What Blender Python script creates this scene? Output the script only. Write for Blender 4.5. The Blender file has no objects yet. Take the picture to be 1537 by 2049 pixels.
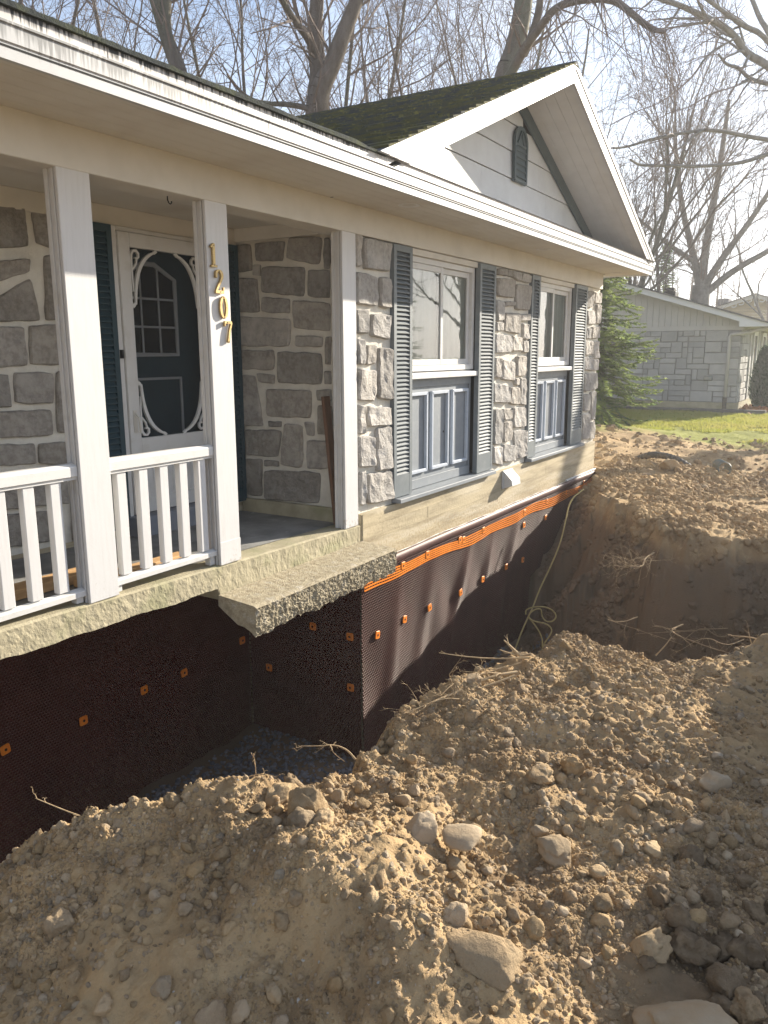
import bpy, bmesh, math, random
import numpy as np
from mathutils import Vector, Matrix, noise

SC = bpy.context.scene
COL = SC.collection
RAD = math.radians

# ------------------------------------------------------------------ camera
cam = bpy.data.cameras.new('camera'); camo = bpy.data.objects.new('camera', cam); COL.objects.link(camo)
PITCH, YAW, ROLL = 0.198755, 0.551666, -0.003345
f_ = Vector((math.cos(YAW)*math.cos(PITCH), math.sin(YAW)*math.cos(PITCH), -math.sin(PITCH)))
r_ = Vector((math.sin(YAW), -math.cos(YAW), 0)); u_ = r_.cross(f_)
rr = r_*math.cos(ROLL)+u_*math.sin(ROLL); uu = -r_*math.sin(ROLL)+u_*math.cos(ROLL)
CAM = Vector((0, -3.4, 0))
camo.matrix_world = Matrix(((rr.x, uu.x, -f_.x, CAM.x), (rr.y, uu.y, -f_.y, CAM.y), (rr.z, uu.z, -f_.z, CAM.z), (0, 0, 0, 1)))
cam.sensor_fit = 'VERTICAL'; cam.sensor_height = 24.0; cam.lens = 24.0*1577.07/2049
cam.clip_start = 0.05; cam.clip_end = 2000
SC.camera = camo

# ------------------------------------------------------------------ light
SUN = Vector((3.0, -1.0, 1.12)).normalized()
SUN_EL = math.asin(SUN.z)
world = bpy.data.worlds.new('World'); SC.world = world; world.use_nodes = True
wn, wl = world.node_tree.nodes, world.node_tree.links
wn.clear()
sky = wn.new('ShaderNodeTexSky'); sky.sky_type = 'NISHITA'; sky.sun_disc = False
sky.sun_elevation = SUN_EL; sky.sun_rotation = math.atan2(SUN.x, SUN.y)
sky.air_density = .75; sky.dust_density = .5; sky.ozone_density = 1.0
tc = wn.new('ShaderNodeTexCoord'); mp = wn.new('ShaderNodeMapping'); mp.inputs['Scale'].default_value = (1, 1, 2.6)
cn = wn.new('ShaderNodeTexNoise'); cn.inputs['Scale'].default_value = 2.1; cn.inputs['Detail'].default_value = 6; cn.inputs['Roughness'].default_value = .55
cr = wn.new('ShaderNodeMapRange'); cr.inputs['From Min'].default_value = .42; cr.inputs['From Max'].default_value = .72; cr.inputs['To Max'].default_value = .55
mx = wn.new('ShaderNodeMix'); mx.data_type = 'RGBA'; mx.inputs[7].default_value = (5.6, 5.8, 6.2, 1)
bg = wn.new('ShaderNodeBackground'); bg.inputs['Strength'].default_value = .088
wo = wn.new('ShaderNodeOutputWorld')
wl.new(tc.outputs['Generated'], mp.inputs['Vector']); wl.new(mp.outputs['Vector'], cn.inputs['Vector'])
wl.new(cn.outputs['Fac'], cr.inputs['Value']); wl.new(cr.outputs['Result'], mx.inputs[0])
# pale winter haze low over the horizon, all the way round
sx = wn.new('ShaderNodeSeparateXYZ'); hz = wn.new('ShaderNodeMapRange'); hz.inputs['From Min'].default_value = .0; hz.inputs['From Max'].default_value = .42; hz.inputs['To Min'].default_value = .85; hz.inputs['To Max'].default_value = 0.
mh = wn.new('ShaderNodeMix'); mh.data_type = 'RGBA'; mh.inputs[7].default_value = (6.6, 6.9, 7.3, 1)
wl.new(tc.outputs['Generated'], sx.inputs[0]); wl.new(sx.outputs['Z'], hz.inputs['Value']); wl.new(hz.outputs[0], mh.inputs[0])
wl.new(sky.outputs['Color'], mh.inputs[6]); wl.new(mh.outputs[2], mx.inputs[6]); wl.new(mx.outputs[2], bg.inputs['Color']); wl.new(bg.outputs['Background'], wo.inputs['Surface'])
sl = bpy.data.lights.new('sun', 'SUN'); sl.energy = 5.0; sl.angle = RAD(.6); sl.color = (1.0, .90, .75)
so = bpy.data.objects.new('sun', sl); COL.objects.link(so)
so.rotation_euler = (-SUN).to_track_quat('-Z', 'Y').to_euler(); so.location = (20, -10, 15)
SC.view_settings.view_transform = 'Standard'; SC.view_settings.look = 'None'
SC.view_settings.gamma = 1; SC.view_settings.use_curve_mapping = False
SC.view_settings.exposure = 1.38
SC.cycles.max_bounces = 8; SC.cycles.transparent_max_bounces = 12
try:
    SC.cycles.use_denoising = True
    SC.cycles.denoiser = 'OPENIMAGEDENOISE'
except Exception: pass

# ------------------------------------------------------------------ helpers
def link(o, parent=None):
    COL.objects.link(o)
    if parent is not None:
        o.parent = parent
        if parent.type == 'EMPTY': o.matrix_parent_inverse = Matrix.Translation(-parent.location)
    return o
def tag(o, label=None, cat=None, group=None, kind=None):
    if label: o['label'] = label
    if cat: o['category'] = cat
    if group: o['group'] = group
    if kind: o['kind'] = kind
    return o
def thing(name, loc, label, cat, group=None):
    e = bpy.data.objects.new(name, None); e.location = loc; e.empty_display_size = .2; COL.objects.link(e)
    return tag(e, label, cat, group)

class MB:
    """collects simple solids and builds one mesh object"""
    def __init__(s): s.v = []; s.f = []
    def add(s, vs, fs):
        b = len(s.v); s.v += [tuple(p) for p in vs]; s.f += [tuple(b+i for i in f) for f in fs]; return s
    def box(s, x0, x1, y0, y1, z0, z1):
        return s.add([(x0,y0,z0),(x1,y0,z0),(x1,y1,z0),(x0,y1,z0),(x0,y0,z1),(x1,y0,z1),(x1,y1,z1),(x0,y1,z1)],
                     [(0,3,2,1),(4,5,6,7),(0,1,5,4),(1,2,6,5),(2,3,7,6),(3,0,4,7)])
    def prism(s, poly, a, b, axis='y'):
        """poly: 2D outline (u,v) extruded from a to b along axis; u,v are the other two axes"""
        n = len(poly)
        if axis == 'y': P = lambda u, v, t: (u, t, v)
        elif axis == 'x': P = lambda u, v, t: (t, u, v)
        else: P = lambda u, v, t: (u, v, t)
        vs = [P(u, v, a) for u, v in poly]+[P(u, v, b) for u, v in poly]
        fs = [tuple(range(n)), tuple(range(2*n-1, n-1, -1))]+[(i, i+n, (i+1) % n+n, (i+1) % n) for i in range(n)]
        return s.add(vs, fs)
    def tube(s, pts, rad, k=6):
        pts = [Vector(p) for p in pts]; n = len(pts)
        rad = rad if isinstance(rad, (list, tuple)) else [rad]*n
        b = len(s.v); up = Vector((.13, .31, .94))
        for i, p in enumerate(pts):
            t = (pts[min(i+1, n-1)]-pts[max(i-1, 0)]).normalized()
            a = t.cross(up)
            if a.length < 1e-3: a = t.cross(Vector((1, 0, 0)))
            a.normalize(); c = t.cross(a)
            for j in range(k):
                th = 2*math.pi*j/k; s.v.append(tuple(p+(a*math.cos(th)+c*math.sin(th))*rad[i]))
        for i in range(n-1):
            for j in range(k):
                s.f.append((b+i*k+j, b+i*k+(j+1) % k, b+(i+1)*k+(j+1) % k, b+(i+1)*k+j))
        s.f.append(tuple(b+j for j in range(k-1, -1, -1))); s.f.append(tuple(b+(n-1)*k+j for j in range(k)))
        return s
    def ribbon(s, pts, wid, y0, y1):
        """flat stroke in the XZ plane with its own thickness from y0 to y1"""
        n = len(pts); L = []; R = []
        for i in range(n):
            a = pts[max(i-1, 0)]; c = pts[min(i+1, n-1)]
            dx, dz = c[0]-a[0], c[1]-a[1]; l = math.hypot(dx, dz) or 1
            w = wid[i] if isinstance(wid, (list, tuple)) else wid
            nx, nz = -dz/l*w/2, dx/l*w/2
            L.append((pts[i][0]+nx, pts[i][1]+nz)); R.append((pts[i][0]-nx, pts[i][1]-nz))
        b = len(s.v)
        for i in range(n): s.v += [(L[i][0], y0, L[i][1]), (R[i][0], y0, R[i][1]), (R[i][0], y1, R[i][1]), (L[i][0], y1, L[i][1])]
        for i in range(n-1):
            o = b+4*i
            for j in range(4): s.f.append((o+j, o+(j+1) % 4, o+4+(j+1) % 4, o+4+j))
        s.f.append((b, b+3, b+2, b+1)); o = b+4*(n-1); s.f.append((o, o+1, o+2, o+3))
        return s
    def build(s, name, m, parent=None, smooth=False, bevel=0, fix=True):
        me = bpy.data.meshes.new(name); me.from_pydata(s.v, [], s.f)
        if fix or bevel:
            bm = bmesh.new(); bm.from_mesh(me)
            if fix: bmesh.ops.recalc_face_normals(bm, faces=bm.faces)
            if bevel:
                es = [e for e in bm.edges if len(e.link_faces) == 2 and e.calc_face_angle(0) > .6]
                bmesh.ops.bevel(bm, geom=es, offset=bevel, segments=1, affect='EDGES', clamp_overlap=True)
            bm.to_mesh(me); bm.free()
        if smooth: me.polygons.foreach_set('use_smooth', [True]*len(me.polygons))
        me.materials.append(m)
        return link(bpy.data.objects.new(name, me), parent)

def np_mesh(name, V, F, m, parent=None, smooth=False):
    V = np.ascontiguousarray(V, dtype=np.float32); F = np.ascontiguousarray(F, dtype=np.int32); k = F.shape[1]
    me = bpy.data.meshes.new(name)
    me.vertices.add(len(V)); me.vertices.foreach_set('co', V.ravel())
    me.loops.add(F.size); me.loops.foreach_set('vertex_index', F.ravel())
    me.polygons.add(len(F)); me.polygons.foreach_set('loop_start', np.arange(0, F.size, k, dtype=np.int32))
    me.update(calc_edges=True)
    me.polygons.foreach_set('use_smooth', np.full(len(F), smooth))
    me.materials.append(m)
    return link(bpy.data.objects.new(name, me), parent)
def grid_faces(n, m):
    i, j = np.meshgrid(np.arange(n-1), np.arange(m-1), indexing='ij'); a = (i*m+j).ravel()
    return np.stack([a, a+m, a+m+1, a+1], 1)

_tabs = {}
def vn(x, y, seed=0):
    """value noise in -1..1"""
    if seed not in _tabs: _tabs[seed] = np.random.default_rng(seed+77).uniform(-1, 1, (256, 256))
    T = _tabs[seed]; xi = np.floor(x).astype(int); yi = np.floor(y).astype(int)
    fx = x-xi; fy = y-yi; fx = fx*fx*(3-2*fx); fy = fy*fy*(3-2*fy)
    g = lambda a, b: T[a & 255, b & 255]
    return (g(xi, yi)*(1-fx)+g(xi+1, yi)*fx)*(1-fy)+(g(xi, yi+1)*(1-fx)+g(xi+1, yi+1)*fx)*fy
def fbm(x, y, sc, oct=4, seed=0, gain=.5):
    o = np.zeros_like(x); a = 1.; c, s_ = math.cos(.6), math.sin(.6)
    for k in range(oct):
        o += a*vn(x/sc+13.7*k, y/sc-7.1*k, seed+k); sc /= 2.03; a *= gain; x, y = x*c-y*s_, x*s_+y*c
    return o

# ------------------------------------------------------------------ materials
def mat(name, col, rough=.7, col2=None, nscale=6., nlo=.4, nhi=.65, bump=0., bscale=60., bdist=.01, spec=.3, metal=0., detail=6., stretch=None, col3=None, n3scale=1.2, n3lo=.5, n3hi=.68):
    m = bpy.data.materials.new(name); m.use_nodes = True; nt = m.node_tree; N, L = nt.nodes, nt.links
    b = N['Principled BSDF']; b.inputs['Roughness'].default_value = rough; b.inputs['Metallic'].default_value = metal
    b.inputs['Specular IOR Level'].default_value = spec; b.inputs['Base Color'].default_value = (*col, 1)
    geo = N.new('ShaderNodeNewGeometry'); vec = geo.outputs['Position']
    if stretch:
        mp = N.new('ShaderNodeMapping'); mp.inputs['Scale'].default_value = stretch; L.new(vec, mp.inputs['Vector']); vec = mp.outputs['Vector']
    last = None
    def layer(cin, colour, sc, lo, hi):
        n = N.new('ShaderNodeTexNoise'); n.inputs['Scale'].default_value = sc; n.inputs['Detail'].default_value = detail; n.inputs['Roughness'].default_value = .6
        L.new(vec, n.inputs['Vector']); r = N.new('ShaderNodeMapRange'); r.inputs['From Min'].default_value = lo; r.inputs['From Max'].default_value = hi
        L.new(n.outputs['Fac'], r.inputs['Value']); x = N.new('ShaderNodeMix'); x.data_type = 'RGBA'; x.inputs[7].default_value = (*colour, 1)
        L.new(r.outputs['Result'], x.inputs[0])
        if cin is None: x.inputs[6].default_value = (*col, 1)
        else: L.new(cin, x.inputs[6])
        return x.outputs[2]
    if col2: last = layer(None, col2, nscale, nlo, nhi)
    if col3: last = layer(last, col3, n3scale, n3lo, n3hi)
    if last is not None: L.new(last, b.inputs['Base Color'])
    if bump:
        n = N.new('ShaderNodeTexNoise'); n.inputs['Scale'].default_value = bscale; n.inputs['Detail'].default_value = 8; n.inputs['Roughness'].default_value = .65
        L.new(geo.outputs['Position'], n.inputs['Vector']); bp = N.new('ShaderNodeBump'); bp.inputs['Strength'].default_value = bump; bp.inputs['Distance'].default_value = bdist
        L.new(n.outputs['Fac'], bp.inputs['Height']); L.new(bp.outputs['Normal'], b.inputs['Normal'])
    return m
def nod(m): return m.node_tree.nodes, m.node_tree.links, m.node_tree.nodes['Principled BSDF']

WHITE = mat('white_paint', (.62, .62, .61), .5, (.54, .53, .50), 9, .5, .75, bump=.12, bscale=90, bdist=.004, spec=.35, col3=(.60, .57, .50), n3scale=3.5, n3lo=.63, n3hi=.82)
POSTW = mat('post_paint', (.62, .62, .62), .5, (.58, .58, .575), 10, .45, .7, bump=.15, bscale=40, bdist=.004, spec=.35, stretch=(6, 6, .5), col3=(.44, .41, .35), n3scale=1.1, n3lo=.66, n3hi=.84)
CREAM = mat('cream_paint', (.64, .615, .56), .6, (.57, .545, .49), 3, .45, .7, bump=.1, bscale=70, bdist=.004)
SOFFIT = mat('soffit_paint', (.62, .60, .55), .6, (.54, .50, .44), 1.6, .48, .7, bump=.08, bscale=80, bdist=.003)
SIDING = mat('siding_white', (.58, .595, .60), .5, (.53, .54, .545), 5, .4, .7, bump=.08, bscale=50, bdist=.003)
TEAL = mat('teal_paint', (.022, .050, .066), .55, (.030, .062, .080), 12, .4, .7, bump=.1, bscale=80, bdist=.003)
SLATE = mat('slate_blue_paint', (.225, .25, .275), .55, (.265, .285, .305), 10, .45, .7, bump=.12, bscale=60, bdist=.003)
SHUT = mat('shutter_paint', (.155, .18, .195), .55, (.21, .23, .24), 7, .45, .75, bump=.1, bscale=80, bdist=.003)
LBLUE = mat('pale_blue_paint', (.46, .51, .58), .5, (.38, .43, .50), 15, .5, .75)
MORTAR = mat('mortar', (.72, .69, .61), .9, (.60, .57, .50), 7, .4, .7, bump=.6, bscale=35, bdist=.02)
CONC = mat('concrete', (.42, .375, .26), .9, (.33, .295, .20), 7, .38, .66, bump=.6, bscale=60, bdist=.008, col3=(.26, .265, .14), n3scale=2.2, n3lo=.52, n3hi=.72)
CONCF = mat('foundation_concrete', (.50, .425, .285), .9, (.30, .25, .165), 2.6, .44, .66, bump=.5, bscale=30, bdist=.01, stretch=(.5, .5, 4.5), col3=(.58, .52, .40), n3scale=1.6, n3lo=.5, n3hi=.7)
FLOORC = mat('porch_floor', (.27, .27, .26), .8, (.17, .17, .165), 3, .4, .65, bump=.3, bscale=50, bdist=.006, col3=(.40, .40, .39), n3scale=9, n3lo=.62, n3hi=.75)
GLASSY = (.7, .75, .8)
BRASS = mat('brass', (.50, .36, .16), .45, (.34, .24, .11), 60, .45, .7, metal=.6)
BLACK = mat('black_plastic', (.012, .012, .013), .4)
DARKIN = mat('dark_interior', (.03, .032, .035), .9)
WOODN = mat('new_lumber', (.60, .38, .19), .7, (.46, .27, .12), 3, .4, .7, bump=.2, bscale=30, stretch=(.5, 9, 9), bdist=.004)
WOODB = mat('brown_board', (.16, .085, .05), .6, (.10, .052, .03), 4, .4, .7, stretch=(9, 9, .5), bump=.2, bscale=40, bdist=.004)
MEMB = mat('membrane_plastic', (.110, .040, .031), .42, (.074, .027, .022), 2.5, .4, .7, spec=.10, col3=(.14, .085, .055), n3scale=1.7, n3lo=.60, n3hi=.85)
MEMTOP = mat('membrane_edge', (.13, .068, .060), .55, (.10, .05, .045), 8, .4, .7)
ORANGE = mat('orange_plastic', (.86, .26, .025), .45, (.75, .20, .02), 20, .4, .7)
PLATEH = mat('plate_hole', (.05, .02, .01), .7)
PIPEB = mat('pipe_black', (.085, .080, .072), .6, (.17, .14, .10), 8, .45, .7)
PIPEG = mat('pipe_green', (.20, .22, .20), .5, (.30, .27, .21), 9, .45, .7)
CABLE = mat('cable_yellow', (.50, .40, .16), .5, (.38, .30, .13), 20, .45, .7)
ROOT = mat('root', (.46, .34, .20), .85, (.30, .21, .12), 30, .4, .7, bump=.4, bscale=120, bdist=.004)
BARK = mat('bark', (.135, .112, .092), .95, (.20, .175, .15), 7, .42, .7, bump=.8, bscale=25, bdist=.03, stretch=(1, 1, .25), col3=(.12, .14, .09), n3scale=.8, n3lo=.5, n3hi=.72)
BARKG = mat('bark_grey', (.25, .24, .22), .95, (.17, .16, .145), 7, .42, .7, bump=.7, bscale=25, bdist=.03)
TWIG = mat('twig', (.20, .16, .135), .9, (.24, .19, .16), 2, .4, .7)
NEEDLE = mat('needles', (.19, .26, .08), .65, (.27, .32, .10), 5, .4, .65, col3=(.11, .17, .065), n3scale=2, n3lo=.45, n3hi=.65)
ARBOR = mat('cedar_leaf', (.04, .085, .045), .7, (.07, .12, .06), 9, .4, .65)
GRASS = mat('grass_blades', (.34, .36, .07), .7, (.42, .38, .12), .9, .4, .65)
LEAFB = mat('fallen_leaf', (.36, .16, .05), .8, (.26, .10, .03), 25, .4, .6)
NWALL = mat('neighbour_stone', (.44, .435, .42), .9, (.37, .365, .355), 2.5, .35, .7, bump=.5, bscale=14, bdist=.03)
NJOINT = mat('neighbour_mortar', (.31, .305, .29), .95)
NSIDE = mat('neighbour_siding', (.54, .53, .50), .7, (.48, .47, .45), 2, .4, .7)
YSIDE = mat('yellow_siding', (.50, .42, .27), .7, (.44, .37, .24), 2, .4, .7)
ROOFG = mat('roof_grey', (.10, .10, .105), .9, (.14, .14, .14), 6, .4, .7)
MOSS = mat('mossy_shingle', (.085, .090, .082), .95, (.135, .130, .055), 4.5, .40, .58, bump=.8, bscale=60, bdist=.015, col3=(.26, .24, .07), n3scale=14, n3lo=.54, n3hi=.70)
GRAVELM = mat('grey_crushed_stone', (.17, .172, .19), .85, (.23, .23, .245), 30, .35, .7)

def stone_mat(name, a, b, c):
    m = mat(name, a, .9, b, 26, .40, .60, bump=1., bscale=65, bdist=.016, col3=c, n3scale=4.5, n3lo=.5, n3hi=.66, spec=.2, detail=10); return m
STONES = [stone_mat('stone_grey', (.37, .342, .305), (.27, .248, .22), (.44, .41, .37)),
          stone_mat('stone_brown', (.355, .328, .288), (.265, .242, .21), (.42, .39, .345)),
          stone_mat('stone_pale', (.42, .392, .352), (.32, .297, .267), (.48, .45, .41)),
          stone_mat('stone_sunlit', (.48, .455, .415), (.37, .345, .315), (.56, .535, .49)), stone_mat('stone_sunlit_grey', (.44, .425, .40), (.345, .33, .31), (.52, .50, .47))]  # last two, for the piers: same stone, sunlight put into a paler colour

# fascia with run-off streaks hanging from its upper edge
FASC = mat('fascia_aluminium', (.46, .47, .48), .5, (.41, .42, .43), 4, .45, .7, spec=.4)
def streaks(m, ztop, zlen, xfade, amount):
    N, L, b = nod(m)
    src = b.inputs['Base Color'].links[0].from_socket
    g = N.new('ShaderNodeNewGeometry'); sp = N.new('ShaderNodeSeparateXYZ'); L.new(g.outputs['Position'], sp.inputs[0])
    mp = N.new('ShaderNodeMapping'); mp.inputs['Scale'].default_value = (70, 3, 4.5); L.new(g.outputs['Position'], mp.inputs['Vector'])
    n = N.new('ShaderNodeTexNoise'); n.inputs['Scale'].default_value = 1; n.inputs['Detail'].default_value = 5; L.new(mp.outputs['Vector'], n.inputs['Vector'])
    n2 = N.new('ShaderNodeTexNoise'); n2.inputs['Scale'].default_value = 3.2; n2.inputs['Detail'].default_value = 3; L.new(g.outputs['Position'], n2.inputs['Vector'])
    h = N.new('ShaderNodeMapRange'); h.inputs['From Min'].default_value = ztop-zlen; h.inputs['From Max'].default_value = ztop; L.new(sp.outputs['Z'], h.inputs['Value'])
    fx = N.new('ShaderNodeMapRange'); fx.inputs['From Min'].default_value = xfade; fx.inputs['From Max'].default_value = xfade+.7; fx.inputs['To Min'].default_value = 1; fx.inputs['To Max'].default_value = .08; L.new(sp.outputs['X'], fx.inputs['Value'])
    def mt(op, a, c):
        k = N.new('ShaderNodeMath'); k.operation = op
        for i, q in enumerate((a, c)):
            if isinstance(q, (int, float)): k.inputs[i].default_value = q
            else: L.new(q, k.inputs[i])
        return k.outputs[0]
    a = mt('ADD', n.outputs['Fac'], mt('MULTIPLY', h.outputs[0], .42)); a = mt('ADD', a, mt('MULTIPLY', mt('SUBTRACT', n2.outputs['Fac'], .5), .55))
    r = N.new('ShaderNodeMapRange'); r.inputs['From Min'].default_value = .66; r.inputs['From Max'].default_value = .84; L.new(a, r.inputs['Value'])
    fac = mt('MULTIPLY', mt('MULTIPLY', r.outputs[0], fx.outputs[0]), amount); fac = mt('MULTIPLY', fac, mt('MINIMUM', mt('MULTIPLY', h.outputs[0], 3.), 1.))
    x = N.new('ShaderNodeMix'); x.data_type = 'RGBA'; x.inputs[7].default_value = (.025, .027, .026, 1)
    L.new(fac, x.inputs[0]); L.new(src, x.inputs[6]); L.new(x.outputs[2], b.inputs['Base Color'])
FASCT = mat('fascia_upper', (.58, .57, .56), .5, (.50, .48, .46), 5, .45, .7)
streaks(FASCT, 1.244, .066, 4.2, .99)
streaks(FASC, 1.190, .12, 3.4, .55)

def glass_mat(name, tint=(1, 1, 1)):
    m = bpy.data.materials.new(name); m.use_nodes = True; N, L = m.node_tree.nodes, m.node_tree.links; N.clear()
    o = N.new('ShaderNodeOutputMaterial'); mx = N.new('ShaderNodeMixShader'); t = N.new('ShaderNodeBsdfTransparent'); g = N.new('ShaderNodeBsdfGlossy')
    t.inputs['Color'].default_value = (.86*tint[0], .88*tint[1], .88*tint[2], 1); g.inputs['Roughness'].default_value = .015
    lw = N.new('ShaderNodeFresnel'); lw.inputs['IOR'].default_value = 1.65
    k = N.new('ShaderNodeMath'); k.operation = 'MULTIPLY_ADD'; k.inputs[1].default_value = 1.35; k.inputs[2].default_value = .05
    n = N.new('ShaderNodeTexNoise'); n.inputs['Scale'].default_value = 2.2; gg = N.new('ShaderNodeNewGeometry'); L.new(gg.outputs['Position'], n.inputs['Vector'])
    bp = N.new('ShaderNodeBump'); bp.inputs['Strength'].default_value = .05; bp.inputs['Distance'].default_value = .02; L.new(n.outputs['Fac'], bp.inputs['Height']); L.new(bp.outputs['Normal'], g.inputs['Normal'])
    L.new(lw.outputs[0], k.inputs[0]); L.new(k.outputs[0], mx.inputs[0]); L.new(t.outputs[0], mx.inputs[1]); L.new(g.outputs[0], mx.inputs[2]); L.new(mx.outputs[0], o.inputs['Surface'])
    return m
GLASS = glass_mat('window_glass')
CURT = mat('sheer_curtain', (.50, .52, .46), .9, (.42, .44, .39), 3, .4, .7)
def screen_mat():
    m = bpy.data.materials.new('insect_screen'); m.use_nodes = True; N, L = m.node_tree.nodes, m.node_tree.links; N.clear()
    o = N.new('ShaderNodeOutputMaterial'); mx = N.new('ShaderNodeMixShader'); t = N.new('ShaderNodeBsdfTransparent'); d = N.new('ShaderNodeBsdfDiffuse')
    d.inputs['Color'].default_value = (.03, .035, .04, 1); mx.inputs[0].default_value = .38
    L.new(t.outputs[0], mx.inputs[1]); L.new(d.outputs[0], mx.inputs[2]); L.new(mx.outputs[0], o.inputs['Surface']); return m
SCREEN = screen_mat()
def translucent(m, amt):
    N, L, b = nod(m); out = [n for n in N if n.type == 'OUTPUT_MATERIAL'][0]; t = N.new('ShaderNodeBsdfTranslucent'); mx = N.new('ShaderNodeMixShader'); mx.inputs[0].default_value = amt
    L.new(b.inputs['Base Color'].links[0].from_socket, t.inputs['Color']); L.new(b.outputs[0], mx.inputs[1]); L.new(t.outputs[0], mx.inputs[2]); L.new(mx.outputs[0], out.inputs['Surface'])
for m_ in (NEEDLE, GRASS, ARBOR): translucent(m_, .5)

# soil: dry tan crumbs over browner earth, turning to lawn far off
def soil_mat(name, lawn):
    m = mat(name, (.50, .355, .195), .95, (.31, .213, .117), 2.2, .40, .60, bump=.9, bscale=75, bdist=.014, col3=(.50, .365, .205), n3scale=11, n3lo=.50, n3hi=.68, spec=.12, detail=9)
    N, L, b = nod(m); src = b.inputs['Base Color'].links[0].from_socket
    g = N.new('ShaderNodeNewGeometry')
    # pale frost and lime flecks
    v = N.new('ShaderNodeTexNoise'); v.inputs['Scale'].default_value = 95; v.inputs['Detail'].default_value = 3; L.new(g.outputs['Position'], v.inputs['Vector'])
    v2 = N.new('ShaderNodeTexNoise'); v2.inputs['Scale'].default_value = 3.1; v2.inputs['Detail'].default_value = 3; L.new(g.outputs['Position'], v2.inputs['Vector'])
    a = N.new('ShaderNodeMath'); a.operation = 'MULTIPLY_ADD'; a.inputs[1].default_value = .38; L.new(v2.outputs['Fac'], a.inputs[0]); L.new(v.outputs['Fac'], a.inputs[2])
    r = N.new('ShaderNodeMapRange'); r.inputs['From Min'].default_value = .90; r.inputs['From Max'].default_value = .97; r.inputs['To Max'].default_value = .75; L.new(a.outputs[0], r.inputs['Value'])
    x = N.new('ShaderNodeMix'); x.data_type = 'RGBA'; x.inputs[7].default_value = (.58, .56, .54, 1); L.new(r.outputs[0], x.inputs[0]); L.new(src, x.inputs[6])
    out = x.outputs[2]
    if lawn:
        # darker earth in the cut: shade of the pit put into its colour
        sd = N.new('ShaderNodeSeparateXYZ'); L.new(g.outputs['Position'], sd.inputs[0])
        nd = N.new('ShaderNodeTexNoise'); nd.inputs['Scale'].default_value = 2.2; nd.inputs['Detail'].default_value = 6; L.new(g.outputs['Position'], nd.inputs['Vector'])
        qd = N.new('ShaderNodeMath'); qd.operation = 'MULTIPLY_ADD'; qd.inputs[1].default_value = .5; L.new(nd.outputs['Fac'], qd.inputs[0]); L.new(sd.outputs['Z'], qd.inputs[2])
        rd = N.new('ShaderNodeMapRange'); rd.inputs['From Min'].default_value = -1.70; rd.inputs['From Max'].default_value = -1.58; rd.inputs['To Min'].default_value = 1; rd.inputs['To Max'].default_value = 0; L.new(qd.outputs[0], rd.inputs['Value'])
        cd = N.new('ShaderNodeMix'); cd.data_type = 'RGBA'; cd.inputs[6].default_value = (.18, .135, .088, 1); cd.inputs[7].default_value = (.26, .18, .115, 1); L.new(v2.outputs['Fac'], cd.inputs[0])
        xd = N.new('ShaderNodeMix'); xd.data_type = 'RGBA'
        # shade over the near right corner, painted as a darker patch of cloddy ground
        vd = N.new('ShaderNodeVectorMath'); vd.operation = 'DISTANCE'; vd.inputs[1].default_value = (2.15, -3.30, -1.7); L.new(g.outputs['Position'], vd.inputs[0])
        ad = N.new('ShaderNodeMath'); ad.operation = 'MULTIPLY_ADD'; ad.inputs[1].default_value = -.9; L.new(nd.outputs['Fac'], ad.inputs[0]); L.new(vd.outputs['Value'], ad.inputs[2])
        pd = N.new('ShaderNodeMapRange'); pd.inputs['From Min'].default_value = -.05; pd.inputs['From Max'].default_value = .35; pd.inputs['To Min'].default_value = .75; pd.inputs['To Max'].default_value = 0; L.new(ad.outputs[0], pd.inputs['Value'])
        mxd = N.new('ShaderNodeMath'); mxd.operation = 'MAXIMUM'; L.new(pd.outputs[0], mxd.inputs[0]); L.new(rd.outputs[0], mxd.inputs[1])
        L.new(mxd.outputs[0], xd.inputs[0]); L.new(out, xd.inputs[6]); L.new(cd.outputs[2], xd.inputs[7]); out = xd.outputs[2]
        sp = N.new('ShaderNodeSeparateXYZ'); L.new(g.outputs['Position'], sp.inputs[0])
        n = N.new('ShaderNodeTexNoise'); n.inputs['Scale'].default_value = .55; n.inputs['Detail'].default_value = 6; L.new(g.outputs['Position'], n.inputs['Vector'])
        q = N.new('ShaderNodeMath'); q.operation = 'MULTIPLY_ADD'; q.inputs[1].default_value = 6.; L.new(n.outputs['Fac'], q.inputs[0]); L.new(sp.outputs['X'], q.inputs[2])
        rr_ = N.new('ShaderNodeMapRange'); rr_.inputs['From Min'].default_value = 18.3; rr_.inputs['From Max'].default_value = 19.6; L.new(q.outputs[0], rr_.inputs['Value'])
        y = N.new('ShaderNodeMix'); y.data_type = 'RGBA'; y.inputs[7].default_value = (.28, .29, .07, 1); L.new(rr_.outputs[0], y.inputs[0]); L.new(out, y.inputs[6]); out = y.outputs[2]
    L.new(out, b.inputs['Base Color']); return m
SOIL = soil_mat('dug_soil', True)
CLOD = soil_mat('soil_clod', False)
ROCK = mat('dusty_rock', (.40, .290, .165), .95, (.29, .205, .112), 9, .4, .66, bump=.9, bscale=70, bdist=.012, col3=(.36, .295, .20), n3scale=4, n3lo=.52, n3hi=.7, spec=.15)
PALER = mat('pale_rock', (.40, .315, .205), .92, (.36, .255, .14), 7, .4, .66, bump=.5, bscale=60, bdist=.01, spec=.15)

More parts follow.
